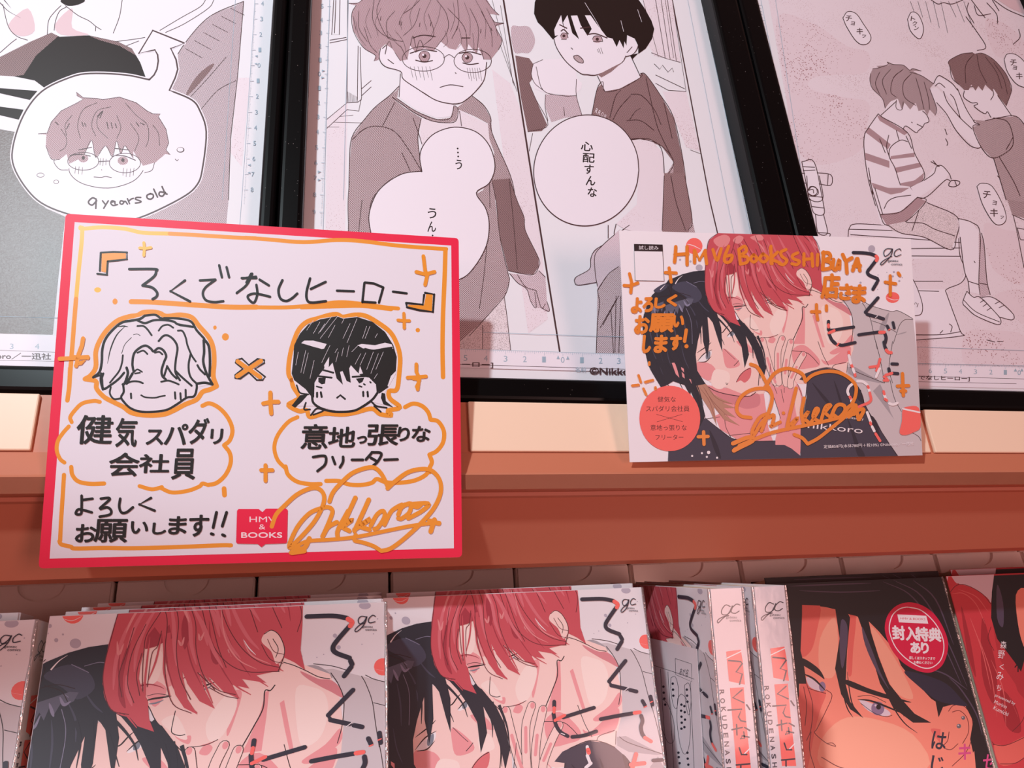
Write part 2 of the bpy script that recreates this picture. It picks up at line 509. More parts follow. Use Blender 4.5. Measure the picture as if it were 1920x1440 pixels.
def book(name, label, mat, group, w, h, t, cm, sm=None):
    """origin = top left corner of the front cover; +a to the spine, -b down, -c into the book"""
    e = thing(name, label, 'book', mat, group)
    sm = sm or cm
    fc = box('front_cover', e, 0, w, -h, 0, -0.0006, 0.0, cm, 0.0002, 1)
    box('back_cover', e, 0, w, -h, 0, -t, -t + 0.0006, cm, 0.0002, 1)
    sp = box('spine', e, w - 0.0004, w + 0.0006, -h, 0, -t + 0.0006, -0.0006, sm, 0.0002, 1)
    box('page_block', e, 0.0012, w - 0.0006, -h + 0.0012, -0.0010, -t + 0.0006, -0.0006, page_m)
    return e, fc, sp
# ================================================================ hand-drawn card with the pink border
card_white = M('card_white', '#e9e3ee', 0.6)
card_pink = M('card_pink', '#ec0e44', 0.5)
card_edge = M('card_edge', '#efd9c8', 0.8)
ink_black = M('marker_black', '#0d0b0c', 0.45)
gold = M('paint_marker_gold', '#f0992a', 0.38, spec=0.6)
gold2 = M('paint_marker_yellow', '#f7bf45', 0.38, spec=0.6)
logo_white = M('logo_white', '#f6dfe6', 0.6)
_t = math.radians(21.8 - 7.5)
CARD = Plane(480, 888, at(480, 888, 0.0268), Xc, Vector((-233, FPX / math.tan(_t), -FPX)))
S1 = (60, 390, 4.5714); S2 = (460, 390, 4.5714); S3 = (60, 690, 3.693); S4 = (430, 740, 4.2667)
FL = (150, 560, 6.4); FR = (500, 560, 6.4)
cq = [CARD.p(*c) for c in ((123, 400.5), (860, 446.5), (866.5, 1044.7), (72, 1066))]
mcard = thing('message_card', 'large pink-bordered white card with handwritten black lettering and gold doodles, standing before the shelf lip', 'card', CARD.mat())
slab('card_board', mcard, rounded(cq, 0.002), -0.0016, 0, card_pink, card_edge)
wp = Art().fill(card_white, [(140, 416.5), (846, 460.5), (851, 1028), (93, 1047.5)], False)
show('white_panel', wp, CARD.p, mcard)

g = Art(*S1)
g.line(gold2, '415,165 430,178 600,166 790,178 950,212 1180,220', 7.5)
g.line(gold2, '432,170 425,300 398,560 378,780', 8)
g.line(gold, '1180,220 1400,232 1720,252 1920,260', 7.5).line(gold, '378,780 360,1000 345,1200 325,1440', 8.5)
g.dot(gold2, 563, 702, 30, 22).dot(gold, 712, 802, 22, 26).dot(gold, 1568, 1025, 15, 18).dot(gold, 1658, 1105, 30, 32)
g.line(gold, '850,803 1000,806 1150,815 1400,832 1700,850 1925,850', 9.5)
g.crop(*S2)
g.line(gold, '0,255 200,270 500,293 780,275 1000,285 1300,322 1600,345 1722,352', 7.5)
g.line(gold, '1715,360 1708,600 1695,900 1690,1200 1695,1450', 8.5)
g.line(gold, '0,850 350,852 600,832 800,808 1000,822 1200,852 1310,862|480,852 800,843 1000,840 1250,868', 7.5)
g.dot(gold, 1478, 1047, 19)
g.crop(*S3)
g.line(gold, '265,0 258,130 245,225', 8.5)
g.line(gold, '222,740 212,900 202,1050 195,1195|190,1200 205,1222 270,1238 300,1250 500,1246 700,1248 1000,1240 1300,1228 1378,1228', 8)
g.line(gold, '470,235 430,228 350,245 300,290 265,340 275,375', 7.5)
g.line(gold, '255,405 215,450 180,505 172,570 195,630 225,655', 7.5)
g.line(gold, '272,685 280,740 320,785 400,802 500,800', 8)
g.line(gold, '745,818 830,840 900,825|890,830 970,862 1080,850 1160,820 1180,800 1220,810', 7.5)
g.line(gold, '1180,262 1230,245 1300,280 1360,350 1388,430 1370,500 1330,535', 8)
g.line(gold, '1330,535 1370,590 1375,660 1340,740 1280,795 1220,810', 8)
g.line(gold, '1330,835 1333,880', 9, False)
g.crop(*S4)
g.line(gold, '545,180 470,220 390,320 360,420 385,520 450,590', 7.5)
g.line(gold, '450,575 470,640 540,695 640,715 730,715', 8)
g.line(gold, '1405,100 1470,72 1540,90 1590,140 1610,200', 8).line(gold, '1610,200 1670,215 1715,290 1710,380 1660,450 1600,480', 8)
g.line(gold, '1600,480 1620,540 1600,590 1605,620', 8).line(gold, '775,690 870,690 900,700 970,720 1060,722 1140,705 1180,675 1250,700 1350,705 1470,690 1560,650 1605,600', 8)
show('gold_marker_frame', g, CARD.p, mcard)
# the two doodled heads
def doodle_left():
    a = Art(*FL)
    a.line(gold, '60,965 130,920 190,820 190,640 240,500 330,370 450,265 590,215 690,200 760,165 880,160 960,175 1040,210 1200,195 1340,225 1430,330 1550,470 1600,600 1610,760 1600,930 1640,1050', 9)
    a.line(gold, '60,965 190,990 200,1080 290,1180 400,1240 520,1300 620,1370 800,1400 1000,1390 1130,1340 1260,1270 1400,1210 1470,1120 1560,1090 1640,1050', 9)
    a.fill(card_white, '170,945 255,800 270,600 350,400 560,260 760,205 900,195 1010,240 1200,240 1340,280 1480,480 1560,620 1560,900 1590,1030 1420,1060 1390,1170 1230,1240 1080,1330 860,1355 650,1330 520,1210 400,1200 350,1110 260,1060 250,960', False)
    k = ink_black
    a.line(k, '160,945 235,880 262,760 268,620 300,500 380,390 500,290 620,265 720,245 780,205', 5)
    a.line(k, '780,205 900,195 960,230 1010,250|690,262 780,295 880,262 1000,258 1120,275 1180,310 1330,335|1010,235 1180,240 1330,275 1400,380 1490,480|1200,318 1360,340', 4.5)
    a.line(k, '1490,490 1545,570 1560,740 1555,930|1485,500 1490,640 1480,760 1520,900 1590,1030|1590,1030 1500,1010 1410,1020', 5)
    a.line(k, '170,940 255,930 280,1080 380,1030 470,960 530,890|255,900 250,990 275,1090|280,900 260,960', 4.5)
    a.line(k, '545,330 440,440 370,600 330,780|580,340 520,330 450,340', 2.6, True, True)
    a.line(k, '690,330 760,330 810,370 860,440', 3.6)
    a.line(k, '500,660 540,550 620,465|640,435 685,425 725,445', 1.2)
    a.line(k, '945,385 990,330 1060,315 1120,350', 3.4)
    a.line(k, '945,510 1000,450 1060,445 1130,500 1170,590 1150,740 1145,880 1200,980', 4.2)
    a.line(k, '1175,385 1230,390 1270,470 1290,560 1340,680 1390,755', 3.6)
    a.line(k, '1330,660 1305,780 1310,890 1340,960 1400,1020|1410,800 1440,850 1500,910', 4)
    a.line(k, '515,680 505,770 470,870 400,960 360,1010', 3.4)
    a.line(k, '560,830 575,900 540,1010 515,1030|630,900 560,1020', 5)
    a.line(k, '645,880 630,780 650,660 720,590 790,565 850,600 885,635 940,595 1000,620 1035,690 1010,760 980,860 990,930 1030,970', 4.6)
    a.line(k, '690,650 760,625 810,665|900,650 950,640 990,670', 3.4)
    a.line(k, '1045,820 1010,930|1045,810 1100,900 1160,960|1150,870 1220,940 1340,1045', 4)
    a.line(k, '650,880 690,850 745,880|660,900 720,890', 3)
    a.line(k, '560,1020 620,995 700,995 755,1015|975,998 1060,985 1140,1010 1185,1030', 3.6)
    a.line(k, '735,1160 790,1185 900,1190 960,1175 1020,1165', 3)
    a.line(k, '612,1140 615,1195|1140,1125 1145,1200|1205,1135 1210,1210|1268,1095 1270,1190', 3.8, False)
    a.line(k, '520,1040 525,1120 495,1180 520,1230 600,1310 720,1355 880,1358 1040,1335 1160,1270 1280,1190 1370,1170 1400,1080 1400,1020', 4.2)
    a.line(k, '495,1195 410,1205 360,1140 370,1060', 3.4)
    return a
def doodle_right():
    a = Art(*FR)
    a.line(gold, '300,980 262,900 270,740 310,560 380,380 480,280 620,235 760,195 850,190 915,220 1050,195 1180,205 1330,285 1480,400 1560,540 1600,700 1590,900 1560,1090 1470,1110 1480,1200 1600,1305 1450,1345 1500,1400 1360,1385 1260,1320 1050,1370 900,1390 690,1380 520,1420 480,1340 390,1350 260,1280 330,1230 390,1180 320,1060 300,980', 8.5)
    a.fill(card_white, '320,980 300,800 350,560 450,350 640,240 850,210 915,235 1080,215 1280,290 1480,470 1560,640 1550,900 1450,1080 1400,1160 1500,1300 1260,1240 1120,1320 900,1360 680,1310 560,1290 330,1290 410,1170 350,1060', False)
    k = ink_black
    a.fill(k, '300,900 320,720 330,560 400,420 500,310 640,250 840,212 915,240 1090,222 1270,280 1420,400 1520,560 1560,700 1550,870 1490,930 1440,1080 1320,1130 1310,1030 1230,950 1130,930 1010,800 990,840 1010,1010 960,990 910,870 880,880 915,1035 840,960 790,770 740,830 690,840 620,930 575,1010 570,1190 520,1160 470,1090 330,980', False)
    w = card_white
    a.fill(w, '415,535 450,505 560,505 720,545 690,600 640,610 520,565|1090,560 1140,545 1300,560 1420,530 1500,550 1520,600 1400,610 1280,625 1150,595', False)
    a.line(k, '420,550 520,580 650,615|1180,605 1280,625 1400,605 1500,590', 4)
    a.line(w, '780,215 640,400|850,215 640,480|1085,240 965,530|930,240 900,300|1200,330 1150,480|700,300 620,420|820,320 740,470|1000,300 915,480|1020,640 1100,560|500,650 440,900|470,620 410,890|570,740 520,960|760,560 660,770|850,600 820,650|920,590 900,690|1130,660 1060,790|1190,650 1120,800|1280,640 1200,850|1340,660 1250,900|1400,640 1310,850|1330,900 1290,960|560,260 480,380|640,280 560,420|1240,330 1180,480|1330,420 1300,470|860,640 830,760|380,640 350,800|990,560 960,700', 3.0, False, True)
    a.fill(w, '690,800 750,700 740,900 700,910|1120,810 1155,900 1100,910', False)
    a.line(k, '610,930 780,950|1030,940 1200,930|650,850 800,890', 3.6)
    a.fill(k, '620,950 710,950 700,1020 660,1030 620,1000|1070,960 1170,950 1150,1000 1110,1020', False)
    a.line(k, '600,1055 660,1070|1110,1050 1140,1060|1240,1000 1250,1010|1165,1025 1180,1035', 3)
    a.line(k, '605,1130 605,1180|650,1125 660,1180|1158,1120 1160,1170|1210,1120 1215,1175', 4, False)
    a.line(k, '845,1190 885,1160 940,1205', 3.6, False)
    a.line(k, '545,1170 560,1250 640,1310 760,1350 900,1360 1050,1345 1160,1290 1270,1210 1330,1130', 4.5)
    a.line(k, '360,1040 400,1130 500,1150|1450,1060 1350,1130', 3)
    a.fill(k, '400,1160 500,1150 420,1240 340,1310 300,1285|1380,1130 1420,1140 1430,1230 1520,1305 1400,1270 1370,1190', False)
    a.line(k, '470,1250 450,1330 520,1330|530,1400 600,1320 680,1345 560,1395|1260,1240 1320,1290 1440,1310|1290,1290 1370,1360', 3.2)
    return a
show('doodled_head', doodle_left(), CARD.p, mcard)
show('doodled_head', doodle_right(), CARD.p, mcard)
# lettering
k = ink_black
L = Art(*S1)
L.fill(gold, '600,385 805,385 805,440 650,455 640,555 595,545', False)
L.line(k, '590,385 700,378 815,382 815,440 740,450 650,458|590,385 582,540|560,565 645,574|650,458 643,565', 3.6, False)
L.line(k, '835,525 1055,525 1065,545 1045,590 948,665|948,665 1030,683 1072,725 1068,760 1035,782', 5)
L.line(k, '1312,622 1188,714 1355,802', 4.8, False)
L.line(k, '1440,622 1572,615|1572,618 1490,680 1465,735 1490,790 1560,808 1640,800|1605,492 1628,595|1668,508 1690,595', 4.6)
L.line(k, '1805,605 1920,590|1888,565 1840,660 1755,730', 4.6)
L.crop(*S2)
L.line(k, '-30,602 95,602|50,565 10,640|122,615 202,665|95,660 103,740 75,812 35,790 22,755 70,735 130,742 212,762', 4.6)
L.line(k, '318,620 285,700 300,775 350,798 400,775 445,735|555,605 525,720 530,790 570,812 690,800|562,695 688,635', 4.8)
L.line(k, '785,710 930,715|1020,645 1003,808|1025,640 1100,648 1182,682|1182,682 1160,760 1145,812|1003,805 1115,812|1265,718 1382,733', 4.4, False)
L.fill(gold, '1550,740 1605,742 1598,885 1395,850 1395,832 1530,835', False)
L.line(k, '1540,728 1618,742 1608,892 1500,880 1385,852 1378,815|1378,815 1520,830 1532,745', 4, False)
# x between the heads
L.crop(430, 655, 6.4)
L.line(gold, '100,150 370,330|370,140 100,330', 7, False)
L.line(k, '85,130 150,110 235,190 340,115 420,130 420,165 310,235 430,330 400,370 330,370 235,280 130,355 70,345 70,310 160,235 75,160 85,130', 3, False)
L.line(gold, '100,145 370,335|380,140 95,325', 8, False)
def word(a, m, boxes, bold=1.1, rot=0, slant=0.08):
    for ch, x0, x1, y0, y1 in boxes:
        a.text(m, ch, x0, y1, x1 - x0, y1 - y0, rot, bold, slant)
L.crop(*S3)
word(L, k, [('健', 305, 550, 330, 525), ('気', 575, 720, 350, 545), ('ス', 790, 905, 430, 530), ('パ', 915, 1070, 390, 530), ('ダ', 1080, 1215, 350, 525), ('リ', 1235, 1315, 425, 525),
            ('会', 530, 735, 590, 748), ('社', 740, 945, 600, 725), ('員', 965, 1125, 562, 770)])
L.line(k, '345,885 345,960 340,1010 305,1010 320,980 360,985 415,1000|345,915 420,905', 5)
L.line(k, '478,905 530,900 535,915 470,975 520,965 548,985 540,1015 470,1030', 5).line(k, '612,905 605,960 620,1000 655,1000 700,965', 5).line(k, '825,900 745,945 850,988', 5, False)
word(L, k, [('お', 300, 440, 1085, 1205), ('願', 430, 655, 1050, 1205), ('い', 685, 800, 1065, 1145), ('し', 835, 925, 1075, 1150), ('ま', 945, 1065, 1030, 1150), ('す', 1085, 1215, 1020, 1165)], 1.2)
L.line(k, '1278,1000 1255,1105|1242,1148 1255,1152|1348,1000 1318,1095|1320,1155 1335,1162', 5.5, False)
L.crop(*S4)
word(L, k, [('意', 572, 780, 240, 435), ('地', 790, 1000, 262, 420), ('っ', 1022, 1095, 335, 390), ('張', 1100, 1345, 243, 405), ('り', 1345, 1435, 262, 370), ('な', 1458, 1600, 255, 375)])
L.line(k, '670,500 740,490 772,500 765,560 705,612|825,500 845,555|910,498 908,540 885,582|980,522 1068,522|1140,465 1092,520|1140,462 1215,470 1190,530 1150,570|1130,505 1178,532|1240,522 1345,518', 5)
show('black_lettering', L, CARD.p, mcard)
# shop logo
lg = Art(*S4)
lg.fill(card_pink, '75,915 235,915 265,940 295,912 455,912 468,925 462,1180 450,1190 290,1195 258,1220 228,1195 65,1192 55,1180 62,930', False)
lg.text(logo_white, 'HMV', 162, 1020, 210, 44, 0, 0.0, 0).text(logo_white, '&', 238, 1078, 50, 40).text(logo_white, 'BOOKS', 97, 1145, 325, 42, 0, 0.4)
show('shop_logo', lg, CARD.p, mcard)
sg = Art(*S4)
sg.line(gold, '340,1055 375,960 450,880 540,800 640,752 710,750 755,800 750,880 690,1000 600,1110 500,1210 480,1222 490,1170 550,1050 640,950 730,910 790,900 825,930 800,1010 745,1135', 8)
sg.line(gold, '745,1135 790,1060 860,1020|950,930 870,1080 865,1135|1008,825 960,930 900,1060|900,1060 985,1000 900,1050 960,1090|1115,840 1070,940 1000,1090|1000,1080 1080,1030 1130,990 1050,1050 1120,1080', 8.5)
sg.line(gold, '1130,1050 1180,960 1230,930 1240,980 1190,1060 1160,1075|1240,1040 1290,940 1340,900 1380,880|1350,960 1380,900 1450,870 1440,940 1380,990 1350,990|1400,880 1590,870 1540,930 1430,990|1450,880 1500,900 1530,880', 8)
sg.line(gold, '800,855 830,780 900,700 980,630 1080,590 1160,585 1220,640 1270,745|1265,750 1330,690 1430,620 1540,595 1620,610 1680,680 1690,780 1640,900 1540,1020 1400,1150 1290,1230 1215,1250', 8)
sg.line(gold, '1215,1250 1150,1210 1060,1180 1000,1165 1010,1120', 7.5).line(gold, '490,1265 560,1200 640,1170 800,1160 1000,1140 1250,1090 1450,1050 1600,1030 1680,1025', 7)
sg.line(gold, '1640,1000 1610,1095|1600,1010 1675,1030|520,1240 600,1225 640,1150|500,1265 600,1250', 9)
show('gold_signature', sg, CARD.p, mcard)
for cr, pts, w, mm in ((S1, '960,300 965,345 960,410|925,345 975,350 1020,342', 5.5, gold2), (S1, '440,1120 430,1180 400,1260|240,1295 330,1290 480,1280|350,1280 480,1285 420,1330 380,1355 400,1270', 8, gold),
                       (S2, '1525,415 1540,540 1560,570 1540,660|1465,550 1540,570 1620,550', 7, gold), (FR, '1645,180 1648,265 1650,355|1575,260 1650,268 1710,268', 6, gold),
                       (FR, '1795,790 1795,880 1830,950 1810,1090|1690,950 1800,945 1910,935|1760,960 1830,980 1800,1060', 7, gold), (FR, '45,1130 45,1250 55,1380|-40,1260 60,1240 140,1240', 8, gold),
                       (S4, '290,565 290,690|255,605 345,605', 7.5, gold)):
    show('gold_sparkle', Art(*cr).line(mm, pts, w, False), CARD.p, mcard)
# ================================================================ the two-figure cover picture (postcard and books)
PALC = dict(white='#f5f0f8', skin='#f8d5cf', skin0='#fbe3dd', red4='#d96f7a', blk4='#5d6074', skin2='#ee9ea2', skin3='#d98890', lip='#e0757a', red='#cc525e', red2='#a83545', red3='#e58f92', redln='#6d2730', blk='#262a36', blk2='#43465a', blk3='#8a8aa6',
            ink='#2a1a1f', shirt='#cfc6cb', shirt2='#aaa3aa', navy='#403e4f', navy2='#2b2a38', coral='#fb6f68', grey='#b9b2c2', brown='#bd8b78', brown2='#8c5a4e', title='#2c2e3d', wline='#f4edf2', eye='#7f8795')
def pal(gloss):
    def f(n):
        if gloss: return M('cover_' + n, PALC[n], 0.4, coat=0.55, crough=0.05, bump=0.012, bscale=120)
        return M('print_' + n, PALC[n], 0.55)
    return f
C1 = (1150, 420, 6.4); C2 = (1440, 420, 6.4); C3 = (1150, 640, 6.0); C4 = (1440, 640, 6.0)

def picture(m):
    """two young men leaning together: the red-haired one behind, the black-haired one in front"""
    a = Art()
    # pale jacket and skin of the man behind
    a.fill(m('shirt'), [(1549, 556), (1581, 556), (1617, 568), (1635, 574), (1671, 584), (1682, 582), (1698, 590), (1712, 600), (1760, 1010), (1590, 1010), (1560, 720), (1600, 640), (1599, 600), (1590, 576), (1575, 560)], False)
    a.crop(*C4).fill(m('shirt2'), '900,290 980,290 1300,470 1250,470 1000,420 900,360|1260,480 1300,560 1380,800 1420,880 1360,800 1180,560', False)
    a.crop(*C2).fill(m('shirt2'), '640,850 760,830 880,900 900,945 780,930 690,880|1340,1230 1450,1060 1420,1200 1360,1330|1560,1320 1660,1290 1640,1310 1560,1330', True)
    a.crop().fill(m('skin'), [(1362, 508), (1400, 498), (1510, 520), (1545, 548), (1578, 562), (1592, 590), (1600, 625), (1600, 655), (1588, 690), (1585, 720), (1500, 720), (1450, 700), (1425, 655), (1405, 625), (1375, 580), (1358, 545)], False)
    a.crop(*C2).fill(m('skin2'), '415,1010 440,990 445,1200 440,1440 300,1440 330,1370 395,1160', False).fill(m('skin3'), '660,870 800,940 890,955 960,1010 1000,1100 900,1045 820,1000 700,920', True)
    a.fill(m('skin2'), '530,1100 560,1080 620,1280 680,1480 650,1480 590,1300', False).fill(m('skin2'), '1000,1330 1010,1440 820,1560 740,1540 900,1440', True)
    a.crop(*C4).fill(m('skin2'), '270,110 400,40 560,180 580,270 480,300 320,300', True).fill(m('skin2'), '600,200 680,220 900,60 930,120 880,240 740,260 640,260', True)
    a.fill(m('skin'), '740,290 780,270 890,240 880,330 800,320', False)
    a.crop(*C1).fill(m('skin2'), '1350,890 1420,960 1500,1050 1560,930 1450,850|1540,620 1600,820 1590,900 1540,880|1640,1100 1700,1270 1780,1280 1770,1340 1660,1260', True)
    a.crop(*C2).fill(m('skin2'), '180,1000 240,990 235,1100 190,1300 170,1250|40,1350 90,1380 60,1430 0,1410', True)
    a.crop(*C1).fill(m('skin0'), '1560,1160 1640,1120 1700,1180 1760,1300 1700,1290 1640,1240|1380,640 1450,620 1500,700 1480,860 1400,860', True).crop(*C2).fill(m('skin0'), '100,1040 180,1000 220,1100 150,1300 60,1330 20,1200|640,1000 760,1000 860,1060 900,1200 860,1380 740,1440 680,1300', True)
    # face lines of the man behind
    k = m('ink')
    a.crop(*C1).line(k, '1645,1090 1640,1180 1645,1245 1700,1272 1740,1268|1360,960 1450,1040 1520,1150 1640,1290 1750,1400', 1.0)
    a.line(m('red2'), '1355,890 1430,880 1510,905 1540,925', 2.2, True, 2).line(m('red2'), '1650,860 1740,825 1860,795', 2.2, True, True)
    a.line(k, '1425,1000 1470,990 1540,985 1600,980|1765,935 1820,925 1900,900', 2.2, True, True).line(m('eye'), '1450,1025 1500,1022 1550,1005|1780,955 1830,950 1880,925', 2.0, True, True)
    a.line(k, '1430,965 1500,955 1580,975|1770,900 1850,880 1910,870', 0.7)
    a.crop(*C2).line(k, '480,960 450,1000 410,1000 412,1130 360,1260 300,1390', 1.4).line(m('lip'), '0,1360 60,1350 120,1328', 1.4, True, True).line(k, '-90,1362 0,1362 60,1352 120,1326', 0.8)
    a.line(k, '520,790 600,820 700,870 800,925 890,948|890,900 960,1000 1010,1120 1015,1300 990,1440', 1.0)
    a.line(k, '1130,945 1170,1010 1230,1150 1270,1330 1310,1500|750,820 900,850 1010,890|1160,940 1250,985 1470,1048 1550,1040 1650,1085 1740,1140', 0.9)
    a.line(k, '1240,1160 1380,1210 1540,1300|1740,1150 1640,1150 1580,1210 1540,1320 1500,1440', 0.8)
    a.crop(*C4).line(k, '1210,0 1260,200 1310,470|920,290 1010,350 1310,470|1370,430 1420,640 1500,790|1400,0 1360,300 1400,470|1600,1015 1690,1070 1720,1120', 0.9)
    a.line(k, '560,0 620,160 680,270|260,105 420,125 500,180 570,260|720,300 750,265 880,235|895,240 885,350', 0.9)
    # dark sleeve and collar
    a.fill(m('navy'), '350,430 420,360 480,340 650,297 780,322 880,372 960,445 1040,550 1082,690 1160,840 1215,890 1290,1040 1470,1300 1800,2100 340,2100 370,990 430,640 440,450', False)
    a.fill(m('navy2'), '890,870 940,960 1020,1150 1090,1290 1010,1290 950,1080|940,430 1040,550 1080,690 1000,640|740,450 770,500 830,680 810,700|490,460 640,620 700,700 640,680|1150,840 1210,890 1260,1100 1180,990', True)
    a.line(k, '440,450 420,640 370,990 350,1310|480,340 650,296 780,322 880,372|1040,545 1080,690 1160,840 1290,1040 1460,1300', 1.1)
    # the man in front: skin
    a.crop().fill(m('skin'), [(1308, 610), (1350, 580), (1385, 605), (1420, 650), (1438, 690), (1440, 720), (1430, 742), (1400, 742), (1365, 728), (1330, 716), (1306, 690), (1300, 650)], False)
    a.fill(m('skin2'), [(1325, 722), (1365, 728), (1400, 742), (1432, 738), (1440, 800), (1450, 830), (1385, 826), (1350, 805), (1340, 780), (1360, 770)], False)
    a.crop(*C3).fill(m('skin3'), '1050,500 1200,570 1400,610 1530,620 1560,590 1640,600 1640,720 1500,760 1380,720 1200,640', True)
    a.fill(m('skin2'), '950,230 1100,260 1160,360 1080,440 990,400 940,320|1240,80 1400,210 1410,280 1280,300 1240,200|1380,0 1500,20 1580,130 1480,100', True)
    a.fill(m('skin0'), '1130,330 1220,320 1300,360 1300,460 1200,540 1100,480|1450,180 1540,160 1590,260 1560,290 1480,300', True).fill(m('lip'), '1385,460 1420,380 1480,325 1545,300 1540,400 1480,465 1430,440', True).line(k, '1380,460 1420,390 1480,330 1545,300|1355,275 1390,240 1410,215|1265,465 1275,488 1290,468', 1.0)
    a.line(k, '1240,80 1320,160 1370,205', 0.7).line(k, '1020,485 1150,560 1300,600 1450,620 1540,615 1605,570|1630,500 1640,300 1610,100', 1.3)
    a.fill(m('wline'), '955,222 1020,150 1100,105 1095,165 1030,225', True).fill(m('eye'), '1040,150 1085,115 1085,180 1045,205', True).line(k, '945,225 1020,140 1110,95|960,235 1040,228 1100,170', 1.7, True, True)
    a.crop(*C1).fill(m('wline'), '1365,1350 1420,1300 1480,1265 1470,1320 1390,1360', True).fill(m('eye'), '1400,1300 1440,1285 1440,1335 1405,1345', True).line(k, '1360,1350 1420,1290 1490,1250', 1.8, True, True)
    a.line(k, '1270,1310 1310,1300 1350,1250 1385,1215', 1.8, True, True).crop(*C3).line(k, '940,130 1000,90 1060,50 1100,10', 1.8, True, True)
    # black shirt of the man in front
    a.crop().fill(m('navy'), [(1245, 1010), (1253, 846), (1290, 805), (1312, 782), (1325, 786), (1347, 803), (1372, 822), (1410, 827), (1455, 826), (1520, 1010)], False)
    a.crop(*C3).fill(m('navy2'), '1080,1000 1130,1080 1180,1190 1210,1320 1160,1280 1110,1150|730,410 870,450 960,620 900,600 830,520', True)
    a.line(k, '1050,870 1200,850|1030,860 1180,980 1330,1090 1560,1125 1800,1130|1250,800 1260,950 1320,1080|1300,1060 1560,1030 1700,1000', 0.9)
    a.dots(m('wline'), '885,1290 995,1258 1165,1310 1050,1300', 2.0).dots(m('wline'), '1070,1250', 3.2)
    # the raised hand
    a.crop(*C4)
    a.fill(m('skin2'), '20,470 100,380 230,400 330,480 385,620 365,980 350,1290 220,1190 80,1160 130,860 70,650', True)
    a.fill(m('skin'), '30,460 110,390 230,410 320,480 250,530 150,490 100,520|290,520 350,560 370,700 340,900 300,720', True)
    for tip in ('-62,-10 -20,150 40,360 80,470', '158,-30 110,120 110,330 120,470', '255,10 210,190 190,360 200,480', '395,150 330,260 260,420 250,500'):
        a.line(k, tip, 12.6).line(m('skin'), tip, 11)
    for nail in ('-66,-18', '166,-32', '258,5', '398,145'):
        (nx, ny), = P(nail)
        a.dot(m('skin2'), nx, ny, 20, 26)
    a.line(m('skin2'), '-10,190 40,350 80,460|108,140 110,330|205,210 190,360|320,290 260,410', 4.5)
    a.line(k, '30,250 10,500 70,650 140,870|330,480 385,620|145,540 175,690|55,480 100,590|180,520 180,580', 0.8)
    a.fill(m('navy'), '0,1320 40,1165 180,1165 260,1205 390,1310 400,1420 0,1420', False)
    # black hair
    h = m('blk')
    a.crop().fill(h, [(1204, 604), (1207, 590), (1213, 573), (1222, 554), (1237, 539), (1259, 523), (1280, 514), (1300, 509), (1322, 507), (1345, 560), (1362, 590), (1395, 606), (1415, 630), (1428, 655), (1436, 690), (1430, 715), (1424, 690),
        (1412, 655), (1398, 630), (1404, 665), (1396, 690), (1390, 650), (1376, 625), (1362, 605), (1350, 592), (1344, 588), (1352, 615), (1354, 660), (1347, 640), (1336, 605), (1326, 592), (1330, 640), (1326, 672), (1318, 640), (1316, 610),
        (1308, 640), (1304, 665), (1307, 695), (1320, 716), (1340, 742), (1320, 730), (1310, 728), (1322, 780), (1312, 800), (1306, 760), (1295, 735), (1294, 742), (1283, 722), (1262, 715), (1240, 728), (1226, 705), (1214, 680), (1207, 650)], False)
    a.crop(*C1).fill(m('blk2'), '700,760 850,690 1000,760 1060,880 960,950 850,860|480,800 600,720 660,740 560,820', True)
    a.fill(m('blk4'), '450,1010 520,960 600,930 600,980 580,1060 560,1010 530,1070 500,1030 480,1100 455,1080|620,980 700,950 800,920 900,890 960,900 940,960 880,990 860,960 830,1040 790,980 770,1080 730,1020 700,1110 660,1040 640,1120', False)
    a.line(m('blk2'), '560,1120 600,1250 640,1400|700,1150 740,1300 760,1440|820,1080 860,1250 880,1440|420,1150 440,1300 470,1440|900,960 980,1100 1010,1250|1000,900 1080,1000 1150,1060', 2.2, True, True)
    a.line(m('blk3'), '470,1040 490,1000 500,1080|620,1040 610,1100 640,1110|690,1050 690,1110 720,1120 740,1040|780,960 810,1020 830,1060|840,920 880,980 920,960|860,900 900,930', 3.4, True, True)
    a.line(m('wline'), '740,720 780,660 830,620|560,790 620,730', 2.0, True, 2).line(m('blk3'), '960,710 1050,690 1110,700|870,1010 920,1130 940,1250 945,1440|520,1290 530,1440|1000,760 870,690', 0.7)
    a.line(k, '690,640 640,720 685,850 560,880 480,980|685,850 800,830 930,870|720,830 840,880 900,960|690,860 700,720 690,690', 0.9)
    a.crop(*C3).line(m('blk2'), '420,60 470,180 560,380|600,60 620,200 700,400|760,40 800,200 860,330|520,100 560,240', 1.6, True, True).line(k, '370,130 400,280 500,460|900,520 960,680 980,800|860,440 930,560', 0.8, True, True)
    a.fill(m('skin2'), '655,245 690,240 720,330 740,410 700,370|760,290 790,310 800,420 775,400|840,420 870,430 880,480', False)
    a.fill(m('brown'), '930,500 1040,480 1120,590 1200,640 1340,705 1220,690 1370,750 1240,750 1380,860 1240,820 1420,950 1240,880 1130,740 1160,950 1080,770 980,620', False)
    a.line(m('brown2'), '960,510 1080,680 1160,940|1000,500 1120,680 1300,860|1040,490 1160,640 1340,710|1020,520 1120,700 1230,860', 0.9, True, True)
    a.crop(*C1).line(h, '1080,1050 1180,1150 1260,1300 1330,1450|1160,1060 1280,1160 1400,1300 1450,1420|980,1100 1040,1250 1050,1440|1300,1090 1420,1180 1560,1330|1080,1100 1120,1250 1130,1400|1500,1150 1620,1270 1700,1420', 4.6, True, 2)
